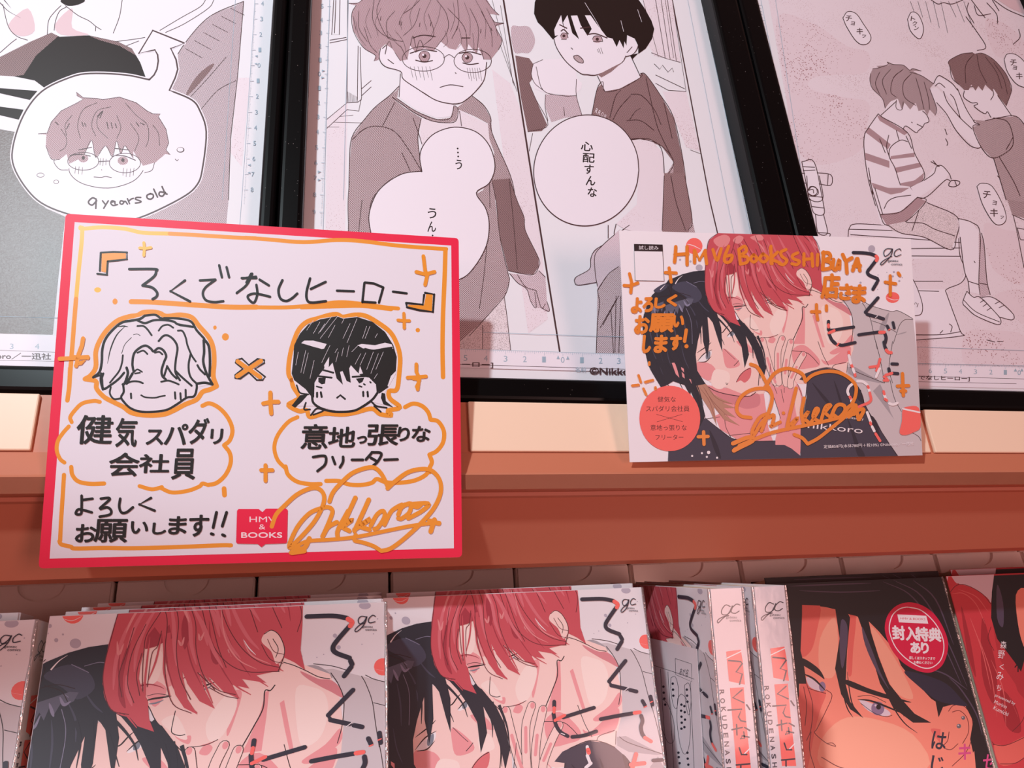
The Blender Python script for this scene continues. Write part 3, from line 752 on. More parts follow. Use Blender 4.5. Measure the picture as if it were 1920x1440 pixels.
    a.crop(*C3).line(h, '560,0 700,250 840,420 930,600|700,100 850,350 950,520 1010,720|1560,-90 1610,80 1640,250 1650,420|1500,-80 1560,60 1570,190|1620,-60 1690,120 1720,330|480,200 560,420 640,520|620,250 720,420 780,540|860,300 900,420 960,640', 4.2, True, 2)
    # red hair
    h = m('red')
    a.crop().fill(h, [(1345, 438), (1330, 450), (1327, 461), (1323, 482), (1321, 507), (1321, 529), (1323, 553), (1330, 568), (1337, 582), (1350, 588), (1358, 592), (1369, 604), (1388, 612), (1380, 597), (1375, 576), (1366, 562), (1361, 550), (1360, 535), (1361, 515),
        (1372, 512), (1384, 507), (1390, 525), (1396, 550), (1404, 572), (1416, 588), (1432, 597), (1418, 578), (1409, 552), (1405, 535), (1415, 560), (1432, 582), (1450, 592), (1436, 570), (1426, 548), (1440, 556), (1458, 574), (1476, 583), (1466, 566), (1486, 572), (1476, 560),
        (1505, 567), (1492, 557), (1520, 553), (1516, 545), (1522, 538), (1535, 545), (1548, 555), (1540, 530), (1539, 500), (1537, 475), (1530, 455), (1520, 436), (1520, 300), (1345, 300)], False)
    a.fill(m('red2'), [(1362, 500), (1368, 490), (1376, 500), (1384, 488), (1390, 505), (1382, 509), (1372, 514), (1362, 516)], False)
    a.crop(*C1).line(h, '1500,500 1540,700 1600,900 1720,1050 1800,1120|1560,480 1620,700 1700,880 1840,1040|1640,460 1720,680 1830,860 1930,960|1200,780 1230,950 1290,1060 1400,1190|1280,700 1320,900 1380,1050 1500,1215|1120,760 1150,940 1240,1060 1340,1110|1460,440 1500,640 1520,800 1590,980|1720,600 1800,860 1900,1060', 5.4, True, 2)
    a.line(h, '1375,520 1385,700 1400,880 1425,1010|1455,520 1448,700 1420,850', 2.2, True, True)
    a.crop(*C2).line(h, '-60,480 60,760 180,930 310,1020|60,440 180,700 300,870 430,970|150,420 280,640 400,780 530,860|-20,600 90,880 230,1040|240,500 360,680 470,790', 5.0, True, 2).line(h, '530,420 600,560 640,700|560,600 600,740 650,820', 4.0, True, 2)
    a.line(m('red2'), '60,520 170,720 290,880|-40,560 60,780 170,940|420,200 500,330 540,470', 1.6, True, True)
    a.crop(*C1).line(m('red2'), '1180,560 1200,760 1260,960|1480,520 1530,740 1610,930|1620,520 1700,740 1800,920', 1.6, True, True)
    a.fill(m('red3'), '1200,190 1330,130 1400,180 1350,270 1250,270|1430,200 1500,140 1560,170 1500,240|1640,160 1760,130 1800,190 1700,200', True)
    a.fill(m('red2'), '1210,700 1250,500 1240,820 1300,1040 1230,940|1600,360 1660,460 1640,640 1590,480|1780,420 1830,600 1900,760 1840,720', True)
    a.line(m('red4'), '1240,330 1190,500 1170,700 1190,900|1330,250 1260,420 1230,600|1400,260 1330,440 1300,620 1310,780|1480,260 1530,440 1560,600 1600,760|1560,250 1640,420 1680,600 1740,760|1640,300 1740,460 1800,620|1740,260 1820,400 1880,560|1840,200 1900,340 1950,480|1260,800 1290,920 1340,1030', 4.6, True, True)
    a.line(m('red3'), '1290,230 1230,360 1200,480|1520,220 1590,330 1640,430|1680,180 1780,280 1850,400', 3.0, True, True)
    a.line(m('red3'), '1150,540 1180,640 1200,560|1580,560 1610,600 1620,540|1720,520 1740,570 1760,510', 3, True, True)
    a.line(m('redln'), '1250,115 1150,190 1120,300 1105,500 1095,700 1115,860 1200,1040 1330,1090|1460,180 1420,330 1350,500 1350,620 1370,800 1395,930|1440,300 1480,420 1500,640 1540,850 1620,1040 1760,1120|1250,440 1230,640 1210,800 1260,960|1330,420 1270,640 1280,860 1350,1010', 0.9)
    a.line(m('redln'), '1500,240 1560,420 1580,640 1640,850 1740,1020|1560,180 1680,420 1720,640 1800,840 1900,960|1700,140 1800,420 1880,640 1960,800|1340,640 1330,800 1380,960|1450,480 1440,600 1410,660 1420,900', 0.9)
    a.crop(*C2).line(m('redln'), '-150,300 -50,560 80,740 250,840 500,860|-60,180 60,460 200,660 350,780 500,830|120,130 240,400 300,540|290,120 380,330 480,520|420,140 560,280 620,420 600,560|530,150 590,240 620,320|0,940 120,1010 220,1040|-100,820 60,960 200,1010', 0.9)
    a.line(m('red4'), '-80,200 0,420 100,620 200,740|20,160 100,360 220,560 330,680|110,130 200,300 310,460|330,130 420,280 490,400|460,140 540,260 590,360|-120,420 -20,640 80,800', 4.2, True, True)
    a.line(m('wline'), '530,110 560,170 600,230|200,590 250,660 310,720|95,660 110,690', 1.2, True, True)
    a.line(m('red3'), '-20,240 60,560 180,740 330,830|200,600 280,720 430,800|530,200 560,260 600,300|100,660 130,720', 1.6, True, True)
    a.fill(m('skin'), '350,560 400,530 460,570 510,660 520,740 470,800 420,700 340,620', True).line(k, '350,560 400,532 460,570 510,660 520,740 490,860|420,600 470,680 460,750', 0.9)
    a.line(m('redln'), '380,600 440,700 520,730|340,640 420,760 520,800', 0.8)
    return a

def flecks(m):
    a = Art(*C1)
    a.dot(m('coral'), 970, 265, 100, 98).line(m('wline'), '880,240 960,260 1060,310', 1.2, True, True)
    a.dot(m('grey'), 1030, 525, 42, 40).dots(m('grey'), '800,430 925,450', 2.2)
    a.crop(*C2).dot(m('grey'), 1243, 300, 42, 46).dot(m('coral'), 1495, 882, 82, 66).line(m('wline'), '1420,880 1500,910 1570,905', 1.0, True, True)
    a.dots(m('grey'), '1510,577 1575,685 1110,705 1140,797 1497,628', 2.1).dots(m('grey'), '1425,582 1612,645 1315,785 1320,612', 1.0)
    return a

PCARD_T = math.radians(21.8 - 11.5)
PC = Plane(1450, 866, at(1450, 866, 0.0235), Xc, Vector((-548, FPX / math.tan(PCARD_T), -FPX)))
pq = [PC.p(*c) for c in ((1161, 432), (1707.7, 448), (1729.5, 853.7), (1181, 866.7))]
pcard = thing('promo_card', 'white postcard with orange pen writing over a printed red-haired and black-haired pair', 'card', PC.mat())
PM = pal(False)
slab('card_board', pcard, pq, -0.0004, 0, PM('white'))
def pclip(a):
    """keeps the print on the postcard: photo-pixel polygon clipped against its four edges"""
    qd = [(1161, 432), (1707.7, 448), (1729.5, 853.7), (1181, 866.7)]
    for it in range(len(a.items)):
        m_, polys, rk_ = a.items[it]; res = []; rr = []
        for n_, p in enumerate(polys):
            for i in range(4):
                x0, y0 = qd[i]; x1, y1 = qd[(i + 1) % 4]
                f = lambda c: (x1 - x0) * (c[1] - y0) - (y1 - y0) * (c[0] - x0)
                out = []
                for j in range(len(p)):
                    u_, v_ = p[j - 1], p[j]; du, dv = f(u_), f(v_)
                    if (du >= 0) != (dv >= 0):
                        t = du / (du - dv); out.append((u_[0] + (v_[0] - u_[0]) * t, u_[1] + (v_[1] - u_[1]) * t))
                    if dv >= 0: out.append(v_)
                p = out
                if len(p) < 3: break
            if len(p) >= 3: res.append(p); rr.append(rk_[n_] if rk_ is not None else 0)
        a.items[it] = (m_, res, rr)
    return a
ill = flecks(PM); ill.add(picture(PM))
show('printed_picture', pclip(ill), PC.p, pcard)
bd = Art(*C3)
bd.dot(PM('coral'), 632, 868, 342, 368, 40)
bd.text(PM('ink'), '健気な', 495, 685, 205, 62, 0).text(PM('ink'), 'スパダリ会社員', 365, 792, 488, 66, 0).text(PM('ink'), '意地っ張りな', 415, 1005, 408, 66, 0).text(PM('ink'), 'フリーター', 470, 1108, 315, 58, 0)
bd.line(PM('ink'), '480,822 775,905|485,908 772,822', 0.7, False)
show('coral_badge', bd, PC.p, pcard)
qb = Art(*C1)
qb.fill(PM('ink'), '245,242 588,250 608,690 258,682', False).fill(PM('white'), '249,328 586,334 603,686 262,678', False)
qb.text(PM('white'), '試し読み', 303, 310, 235, 48, 1)
show('sample_box', qb, PC.p, pcard)
tt = Art(*C2)
T_, C_, W_ = PM('title'), PM('coral'), PM('wline')
def stripes(a, m, segs, w): a.line(m, segs, w, False)
tt.line(T_, '1020,345 1130,348 1230,362 1290,385|1290,440 1230,520 1190,575 1210,615 1290,650|1305,655 1315,680|1305,700 1255,785', 6.2).line(C_, '1292,388 1308,410 1296,440', 6.2)
tt.line(T_, '1315,888 1165,1060 1185,1085 1290,1115|1320,1120 1380,1140', 6.2, False).line(W_, '1280,1130 1310,1105', 1.2, False)
tt.line(T_, '722,1170 720,1200|722,1245 728,1275 800,1275|812,1270 1022,1238|728,1320 760,1390 800,1430', 6.0).line(C_, '720,1210 722,1240|725,1310 790,1280', 5, False)
tt.line(T_, '1085,1332 1200,1315 1320,1300|1400,1320 1412,1370 1400,1430', 6.0).line(C_, '1335,1302 1390,1300', 6, False)
tt.line(T_, '1425,1225 1445,1265|1495,1185 1510,1250', 5.5, False).line(C_, '1440,1275 1460,1262', 2, False)
tt.crop(*C4).line(T_, '1300,10 1310,60 1325,90|800,40 840,45 975,15|1390,255 1450,258|1355,310 1360,340|1400,360 1455,365', 6).line(C_, '1325,100 1350,125 1380,128', 6)
tt.line(T_, '735,15 760,30', 5, False).line(C_, '770,50 790,25', 3, False)
tt.line(C_, '1140,292 1230,280|1255,200 1240,260 1215,330|1330,420 1300,400 1320,380 1390,360|1345,440 1300,440|905,120 910,150|930,260 950,305|970,360 975,390', 5, False)
tt.line(W_, '905,160 925,250|950,310 965,350|1250,310 1210,400|900,600 890,560 910,510 960,470|1000,450 1060,455 1110,490|1125,530 1135,560|1300,600 1320,650|1360,700 1400,712 1450,695|930,650 935,680|1110,800 1150,910|1165,960 1190,1010', 5)
tt.line(C_, '1118,508 1125,525|1140,580 1145,675 1010,740|1295,565 1302,595|1310,650 1330,665|915,625 925,645|1145,915 1152,935|1205,1040 1255,1120', 5)
tt.crop(*C4).fill(C_, '1510,770 1570,735 1690,750 1710,960 1640,1020 1540,1055 1475,1030 1500,900', True).line(W_, '1510,760 1700,800', 3, False)
tt.crop(*C2).line(T_, '1480,300 1420,300 1385,340 1400,390 1450,360 1490,300 1470,380 1400,460 1355,495 1350,470 1400,430 1480,390|1590,320 1570,300 1520,330 1510,375 1540,390 1590,370', 1.5)
tt.text(T_, 'gateau', 1435, 465, 120, 34, 1).text(T_, 'comics', 1475, 498, 130, 28, 1)
tt.crop(*C4).text(W_, 'nikkoro', 440, 975, 620, 70, 6).text(W_, 'presented by', 800, 870, 270, 36, 6).text(W_, '定価858円(本体780円＋税10%) ©Nikkoro／一迅社', 622, 1212, 1015, 46, -2)
show('printed_title', pclip(tt), PC.p, pcard)
pg_ = Art(*C1)
G = M('paint_pen_orange', '#ea8626', 0.4, spec=0.6)
pg_.line(G, '745,275 740,370 730,460|880,275 880,490|735,370 890,360|970,320 970,465|975,330 1030,430 1100,320|1095,330 1115,480', 6.4, False)
pg_.line(G, '1190,310 1240,440 1290,300|1380,270 1330,400 1340,460 1400,450 1420,380 1350,390|1500,310 1520,480|1500,310 1570,270 1590,330 1520,380 1600,400 1600,460 1520,485|1680,370 1640,420 1680,460 1720,420 1680,370|1790,360 1750,420 1800,460 1850,410 1790,360|1880,290 1900,480', 6)
pg_.line(G, '190,600 215,700 205,825|125,740 200,745 290,710|665,530 690,700|620,585 750,590', 6, False)
word(pg_, G, [('よ', 212, 328, 892, 1066), ('ろ', 350, 462, 888, 1052), ('し', 492, 612, 895, 1008), ('く', 640, 752, 855, 985), ('お', 250, 412, 1105, 1315), ('願', 430, 708, 1085, 1295), ('い', 712, 832, 1105, 1235)], 1.7)
pg_.line(G, '870,1275 850,1410', 6.5, False)
word(pg_.crop(*C3), G, [('し', 325, 405, -60, 125), ('ま', 455, 590, -60, 125), ('す', 635, 750, -60, 95)], 1.9)
pg_.dots(G, '818,58', 4)
pg_.line(G, '280,385 305,460|355,460 440,438|210,500 280,492|335,535 365,600|400,240 400,265|470,520 470,540', 5, False)
pg_.line(G, '1010,1020 1015,1160|950,1075 1060,1072', 6.5, False)
pg_.crop(*C2).line(G, '30,270 30,480|110,340 40,420 140,470|210,310 150,340 160,390 220,440 180,490 130,480|350,350 290,380 300,420 370,450 340,490 280,480|425,360 425,500|420,430 520,420|520,360 530,510|590,370 585,500', 6)
pg_.line(G, '660,340 650,550|650,350 720,350 740,400 670,440|670,440 750,470 740,530 650,550|780,430 770,520 810,550 850,430 850,540|890,370 930,440 1000,410|930,440 940,590|1060,420 1010,560|1070,420 1095,560|1020,510 1100,500', 7)
word(pg_, G, [('店', 632, 832, 605, 890), ('さ', 845, 990, 728, 905), ('ま', 1000, 1155, 738, 945)], 2.1)
pg_.line(G, '575,970 575,1060 590,1150|515,1055 615,1055|695,985 695,1040|1460,625 1460,860|1400,700 1525,720|1555,590 1575,620', 6, False)
pg_.crop(*C4).line(G, '1505,365 1515,610|1450,505 1575,500|1490,560 1540,560', 6.5, False)
pg_.crop(*C4).line(G, '-40,520 60,370 180,310 280,320 380,370 415,450|415,450 500,380 640,340 780,350 900,410 980,500 975,620 930,720', 6.5)
pg_.crop(*C3)
pg_.line(G, '1540,860 1430,840 1380,760 1420,640 1520,560 1640,530 1740,550 1780,640 1740,800 1640,950 1570,1060 1560,1000 1640,860 1740,810', 6.5)
pg_.crop(*C4).line(G, '-200,260 -120,300 -20,480 40,620 0,800 -60,960 -80,1010|0,860 60,830 40,940 20,960 130,910|310,530 270,700 210,950 220,990|220,960 330,860 260,970 350,960|400,640 370,800 390,930|390,890 450,790 400,860 470,930|480,910 560,780 530,760 500,850 560,900|590,890 640,740 700,720 640,800 700,860', 6.5)
pg_.line(G, '690,880 760,730 840,720 860,780 790,860 730,830|830,850 900,740 970,720 960,820|900,850 1000,780 1070,770 1020,880|980,720 1010,880', 7)
pg_.line(G, '-330,1175 -200,1120 0,1040 200,990 500,930 760,870 960,810|960,740 860,850 700,980 560,1090 440,1155|440,1155 380,1090 290,1050', 6.5).dots(G, '168,808', 3.2)
pg_.crop(*C3).line(G, '1340,1150 1520,1080 1560,1120 1360,1220|1350,1230 1500,1150', 8)
show('gold_pen_writing', pclip(pg_), PC.p, pcard)

# ================================================================ covers of the books
K1 = (0, 1040, 3.5556); K2 = (500, 1040, 3.5556); K3 = (960, 1040, 3.5556); K4 = (1380, 1040, 3.5556)
def solve_n(x0, y0, x1, y1, w):
    lo, hi = -0.2, 0.2
    for _ in range(50):
        m_ = (lo + hi) / 2; pl = PAN.off(m_)
        if pl.p(x1, y1)[0] - pl.p(x0, y0)[0] > w: lo = m_
        else: hi = m_
    return lo
N1 = solve_n(93, 1155, 722, 1133, BW); PL1 = PAN.off(N1); B1 = PL1.p(93, 1155)
N2 = solve_n(718, 1121, 1203, 1105, BW); PL2 = PAN.off(N2); B2 = PL2.p(718, 1121)
def loc1(x, y): a, b = PL1.p(x, y); return (a - B1[0], b - B1[1])
def loc2(x, y): a, b = PL2.p(x, y); return (a - B2[0], b - B2[1])
fig_map = affine([(1386, 578), (1408, 615), (1502.5, 503.6), (1324, 557), (1504, 576), (1308, 510), (1373, 512), (1598, 598)],
                 [loc1(*c) for c in ((292, 1316), (322, 1373), (506, 1183), (197, 1290), (493.5, 1294), (180, 1214), (295, 1209), (649, 1318))])
GM = pal(True)
RECT = (0.0003, -BH, BW - 0.0003, -0.0003)
def title2(m):
    t, c, w = m('title'), m('coral'), m('wline')
    a = Art(*K3)
    a.line(t, '465,298 600,295 675,308|695,350 640,430 622,470 640,500 715,530|722,545 733,565|730,580 700,630', 7.2).line(c, '680,312 703,330 697,352', 7.2)
    a.line(t, '755,708 645,845 660,872 760,895|785,902 828,912', 7.2, False).line(w, '745,910 775,885', 1.2, False)
    a.line(t, '868,975 885,1005|922,945 935,1000', 6.8, False).line(c, '878,1018 895,1010|920,985 935,978', 2, False)
    a.line(t, '590,1097 700,1075 800,1058|860,1075 868,1110 858,1150 865,1190 880,1215', 7.2).line(c, '815,1055 850,1050|885,1220 925,1245', 7, False)
    a.line(t, '280,980 280,1010|275,1060 290,1130 320,1180 370,1210|340,1085 545,1020|400,1215 480,1205 560,1178', 7).line(c, '280,1020 278,1050|285,1105 350,1070', 5.5, False).line(w, '325,1190 350,1200', 1.5, False)
    a.line(w, '500,1280 505,1330|525,1390 490,1420|500,1340 520,1390', 6, False).line(c, '505,1300 510,1320|825,1330 800,1420|790,1400 880,1390', 8, False).line(t, '940,1372 1000,1368', 7, False)
    return a
def logo1(m):
    t = m('title')
    a = Art(*K2)
    a.line(t, '660,415 630,412 610,435 620,462 650,445 668,412 655,455 625,495 595,515 590,500 620,470 655,455|725,412 705,405 680,430 685,455 722,448', 1.8)
    a.text(t, 'gateau', 637, 492, 68, 18, 1).text(t, 'comics', 658, 508, 74, 17, 1)
    return a
def flecks1(m):
    a = Art(*K1)
    a.dot(m('coral'), 485, 392, 72, 68).line(m('wline'), '415,425 480,440 550,410', 1, True, True).dot(m('grey'), 503, 592, 38, 33)
    a.dots(m('grey'), '332,475 375,570', 4).dots(m('grey'), '318,525 420,532', 2).crop(*K2)
    a.dot(m('grey'), 655, 340, 40, 24).dot(m('coral'), 775, 748, 60, 58).line(m('wline'), '715,760 780,775', 1, True, True)
    a.dots(m('grey'), '455,540 480,618 225,680', 4).dots(m('grey'), '635,598 380,665 335,685 740,428 712,528', 1.2)
    return a
def cover_print(front, first=[None]):
    """lays the shared print on a front cover (sub-parts), sharing the meshes between copies"""
    if first[0] is None:
        o2 = show('cover_illustration', [(flecks1(GM), loc1), (picture(GM), fig_map)], None, front, RECT)
        o3 = show('cover_title', title2(GM), loc2, front, RECT)
        o4 = show('publisher_logo', logo1(GM), loc1, front, RECT)
        first[0] = [o2, o3, o4]
    else:
        for o in first[0]: link(o.name.split('.')[0], o.data, front)
# ================================================================ the other covers and the spines
# ---- spines turned out
ST = math.radians(12.7)
SEY = Vector((-263, FPX / math.tan(ST), -FPX))
SP1 = Plane(1328, 1104, 0.355, Xc, SEY)
S_RIGHT = SP1.p(1398, 1102)[0]
STH = BT                                     # book thickness as the spine shows it
SP2o = SP1.p(1410, 1100)
def spine_print(m):
    t, c, w = m('title'), m('coral'), m('wline')
    a = Art(*K3)
    a.line(t, '1450,345 1420,335 1395,365 1395,395 1425,400 1455,375 1465,340 1440,390 1400,425 1370,455 1368,435 1400,415 1440,405|1515,335 1490,330 1460,360 1460,385 1485,390 1510,375', 1.9)
    a.text(t, 'gateau', 1422, 430, 72, 19, 0).text(t, 'comics', 1447, 446, 76, 17, 0)
    a.fill(c, '1423,645 1520,632 1532,700 1548,865 1442,842|1448,888 1540,882 1556,1100 1590,1440 1492,1440 1470,1160', False)
    a.line(w, '1425,690 1520,645|1540,1330 1580,1290', 2, False).line(t, '1440,705 1520,712 1530,725 1490,780 1530,795 1512,862|1528,900 1468,952 1540,985|1435,1035 1525,1028 1505,1080 1520,1105 1552,1112|1560,1000 1580,1030', 3, False)
    a.line(t, '1462,1165 1530,1150|1492,1130 1495,1200|1545,1150 1580,1170|1540,1180 1545,1220 1520,1225 1530,1205 1575,1215|1510,1285 1525,1330 1560,1330|1490,1400 1580,1392|1520,1400 1520,1440', 3, False)
    for i, ch in enumerate('ROKUDENASH'):
        y = 900 + i * 57.5; a.text(t, ch, 1378 + i * 5.3, y, 32, 30, 86, 0.3)
    return a
def map_spine(x, y):
    return SP1.p(x, y)
# ---- the cover with the large black-haired face
def dark_cover(m):
    a = Art(*K4)
    sk, s2, s3, bk, b2 = m('fskin'), m('fskin2'), m('fskin3'), m('fblk'), m('fblk2')
    a.fill(sk, '440,330 680,360 900,450 1060,640 1180,830 1300,960 1380,1010 1560,1000 1600,1440 1760,2700 400,2700 420,900', False)
    a.fill(s2, '440,330 560,340 540,500 500,640 430,660|430,850 520,900 600,920 560,1040 520,1200 470,1440 400,1440|760,400 800,420 780,640 770,800 740,760', True)
    a.fill(m('fskin4'), '560,560 660,420 680,700 640,820 560,780|700,1100 900,1090 1180,1200 1260,1440 620,1440 560,1260|900,480 1000,600 1120,800 1180,960 1050,900 940,640', True)
    a.fill(s3, '1450,1010 1520,1040 1560,1110 1540,1230 1500,1160 1450,1100|1300,1160 1420,1180 1520,1240 1480,1300 1400,1290 1340,1230', True)
    # eyes and brows
    a.fill(bk, '440,690 500,720 560,770 590,830 560,810 500,770 440,730|700,835 760,840 880,890 1000,930 1060,950 1170,985 1050,970 900,930 760,880', True)
    a.fill(m('wline2'), '470,815 540,850 590,900 560,910 490,880|820,965 900,990 1000,1030 1030,1065 980,1075 880,1040', True)
    a.dot(m('iris'), 575, 880, 22, 34).dot(m('iris'), 945, 1025, 44, 46).dot(bk, 950, 1015, 16, 18).dot(m('wline2'), 930, 1005, 7)
    a.line(bk, '440,790 520,830 600,910|810,965 900,975 1020,1020 1100,1055', 3.6, True, True).line(bk, '480,890 540,910 600,925|830,990 920,1055 1000,1080 1040,1070|810,945 900,940 1000,985', 1.0)
    a.line(m('fln'), '600,900 640,940 600,1040 540,1160 525,1190 600,1255 665,1280|605,1260 640,1255 665,1275', 1.3).line(m('fln'), '570,1350 700,1420 860,1440', 1.5)
    # ear with studs
    a.fill(sk, '1380,1040 1440,1000 1520,1010 1575,1090 1575,1220 1520,1350 1440,1440 1380,1440 1360,1250', True).line(m('fln'), '1415,1045 1450,1005 1520,1010 1572,1090 1575,1210 1530,1320 1440,1410|1440,1050 1490,1040 1540,1090 1550,1180 1510,1260|1420,1180 1410,1240 1380,1280 1430,1300 1480,1260', 1.3)
    a.dot(m('stud'), 1514, 1088, 13).dot(m('stud'), 1485, 1143, 15).dot(m('wline2'), 1511, 1084, 4).dot(m('wline2'), 1481, 1138, 5)
    # hair
    a.fill(bk, '340,190 1372,150 1480,520 1620,880 1760,1300 1640,1260 1600,1290 1580,1320 1560,1230 1580,1110 1530,1010 1440,1000 1380,1015 1350,1085 1330,980 1260,900 1170,830 1100,740 1060,640 1000,560 900,460 860,420 760,400 690,370 640,360 560,340 440,335 440,400 430,640 450,720 470,860 400,860 360,600', False)
    a.fill(bk, '660,350 740,380 760,420 740,640 730,860 760,980 850,1090 760,1030 700,930 660,760 690,560', False).fill(bk, '800,380 880,420 900,520 950,680 1020,860 1100,960 1190,1060 1300,1120 1180,1120 1060,1030 960,860 900,660', False)
    a.line(bk, '740,780 770,980 830,1080|940,780 1040,1000 1120,1120 1210,1190|900,560 1000,820 1120,1080|700,880 740,1020 780,1085', 2.2, True, True)
    a.fill(b2, '700,440 740,470 740,600 710,760 690,640|840,480 900,620 960,780 1020,900 930,760 860,600', True)
    a.fill(m('fblk3'), '1120,780 1250,800 1400,860 1500,960 1540,1010 1400,990 1320,960 1220,880', True)
    a.line(b2, '360,210 600,200 900,190|980,180 1150,260 1280,420 1400,640 1500,860|1050,170 1240,280 1400,560 1540,880|1180,170 1330,300 1450,600|420,240 700,250 960,240|1420,820 1500,900 1600,1060 1640,1200|1280,760 1400,800 1540,900', 2.6, True, True)
    a.line(m('fln'), '470,860 510,1000 500,1160 470,1240|450,880 470,1000 460,1140|500,1180 490,1300 530,1440', 1.2)
    for ch, x, y, s_, mm in (('は', 1300, 1290, 92, 'title'), ('じ', 1295, 1440, 82, 'title'), ('キ', 1478, 1360, 80, 'mag'), ('セ', 1640, 1425, 74, 'mag')):
        a.text(m(mm), ch, x, y, s_, s_ * 1.25 if ch in 'はじ' else s_ * 1.3, 8, 0.6)
    return a
def round_sticker(m):
    a = Art(1640, 1110, 9.0)
    ring = '560,175 760,210 960,330 1110,520 1220,770 1232,980 1150,1220 1000,1340 850,1360 650,1300 450,1170 290,980 190,740 170,560 230,370 370,230'
    a.fill(m('stk'), ring, True)
    a.line(m('wline'), '575,258 750,295 900,400 1040,560 1140,760 1165,960 1110,1150 980,1265 840,1285 680,1225 500,1100 350,930 260,720 248,560 300,390 410,290 520,258 575,258', 1.8)
    a.fill(m('wline'), '380,378 868,402 902,535 408,512', False).text(m('stk'), 'HMV & BOOKS', 432, 462, 420, 34, 2)
    for ch, x0, x1, y0, y1 in (('封', 310, 510, 570, 800), ('入', 535, 725, 590, 812), ('特', 705, 910, 595, 822), ('典', 920, 1120, 610, 830), ('あ', 615, 770, 850, 1025), ('り', 795, 910, 855, 1030)):
        a.text(m('wline'), ch, x0, y1, x1 - x0, y1 - y0, 2, 1.1, -0.12)
    a.text(m('wline'), '詳しくはスタッフまで', 580, 1135, 435, 52, 2, 0.15).text(m('wline'), 'お尋ねください', 655, 1210, 315, 48, 2, 0.15)
    return a
def red_cover(m):
    a = Art(*K4)
    a.fill(m('wline2'), '1360,130 1720,130 1700,320 1600,260 1480,190 1400,230', False)
    a.fill(m('rhair'), '1400,240 1480,200 1560,215 1640,260 1700,330 1720,520 1760,700 1860,860 1920,960 2300,1300 2400,2600 1500,2600 1400,1440', True)
    a.fill(m('rhair2'), '1640,420 1700,600 1740,800 1720,1000 1640,800|1500,340 1560,560 1600,820 1540,640|1760,900 1860,1000 1900,1180 1800,1140', True)
    a.line(m('rhair3'), '1440,260 1520,260 1600,330 1660,460|1480,230 1600,280 1680,380|1560,420 1640,640 1700,900|1700,700 1780,900 1800,1150|1620,560 1700,800 1740,1080|1820,940 1880,1080', 1.6, True, True)
    a.line(m('fln'), '1420,260 1470,205 1540,205 1640,260 1700,330|1700,480 1680,560 1720,640|1840,1180 1900,1120 1930,1060|1700,1240 1740,1300 1720,1380', 1.1)
    a.fill(m('fblk'), '1720,140 1940,130 1940,640 1900,780 1860,720 1800,640 1740,560 1700,420 1705,250', False).fill(m('fblk2'), '1740,200 1780,320 1780,480 1740,420', True)
    a.fill(m('fskin'), '1865,270 1940,250 1940,620 1890,520', True).line(m('fblk'), '1880,640 1880,780|1900,700 1860,750', 2, False)
    a.fill(m('fskin2'), '1720,1270 1800,1270 1940,1210 1940,1330 1860,1390 1760,1400', True).line(m('fln'), '1710,1265 1800,1270 1940,1210|1940,1340 1860,1390 1760,1395', 1.3)
    w = m('wline')
    for ch, x, y, s_ in (('森', 1760, 625, 42), ('野', 1745, 690, 44), ('く', 1755, 765, 30), ('み', 1735, 835, 46), ('ち', 1735, 905, 32)):
        a.text(w, ch, x, y, s_, s_ * 1.2, 4)
    a.text(w, 'presented by', 1722, 950, 145, 26, 24).text(w, 'Morino', 1718, 990, 90, 24, 24).text(w, 'Kumichi', 1712, 1030, 108, 26, 26)
    return a
PALC.update(fskin='#f28a76', fskin2='#e4665c', fskin3='#e56a62', fskin4='#f5a58c', fblk='#15141a', fblk2='#51455a', fblk3='#25263c', wline2='#dcc6d0', iris='#8a7190', fln='#6b1f26', stud='#6d6a70', mag='#d84a86',
            stk='#d90f45', rhair='#cf3a44', rhair2='#a82632', rhair3='#e66a6a', leaf='#eadde2')
# ================================================================ print on the framed pages
lk = M('page_ink', '#45282a', 0.5, coat=0.10, crough=0.35)
dk = M('page_solid', '#241614', 0.5, coat=0.12, crough=0.25, spec=0.3)
mid = M('page_solid_grain', '#5c4541', 0.42, coat=0.8, crough=0.36, bump=0.5, bscale=900)
blu = M('ruler_blue', '#9fb4c4', 0.5, coat=0.10, crough=0.35)
pw = M('page_white', '#efe7f1', 0.5, coat=0.10, crough=0.35)
pp = M('page_pink_wash', '#dcbfc6', 0.5, coat=0.10, crough=0.35)
tn = tone('tone_grey', '#6e4a4e', '#d9c6cc', 0.00085, 0.42)
tl = tone('tone_pale', '#7b5a60', '#decbd5', 0.00085, 0.32)
td = tone('tone_dark', '#5a3a3c', '#a98a8c', 0.0008, 0.44)
ts = tone('tone_speckle', '#6a4a4c', '#e6d8de', 0.0006, 0.27, noise=0.1, nscale=90)
tx = tone('tone_mist', '#a87c82', '#e9dde6', 0.0009, 0.20, noise=0.34, nscale=26, bias=-0.06)
tf = tone('tone_foam', '#a5777d', '#e6d6df', 0.0016, 0.30, noise=0.42, nscale=22, bias=-0.10)
tw = tone('tone_denim', '#6a5258', '#dccbd4', 0.0007, 0.36)
th = tone('tone_hair', '#8a6468', '#cfb4bd', 0.0008, 0.42)
A_ = (0, 0, 3.84); B_ = (480, 0, 3.84); C_2 = (940, 0, 3.84); D_ = (580, 340, 4.0); E_ = (980, 330, 4.0); F_ = (1420, 0, 3.84); G_ = (1440, 330, 4.0)

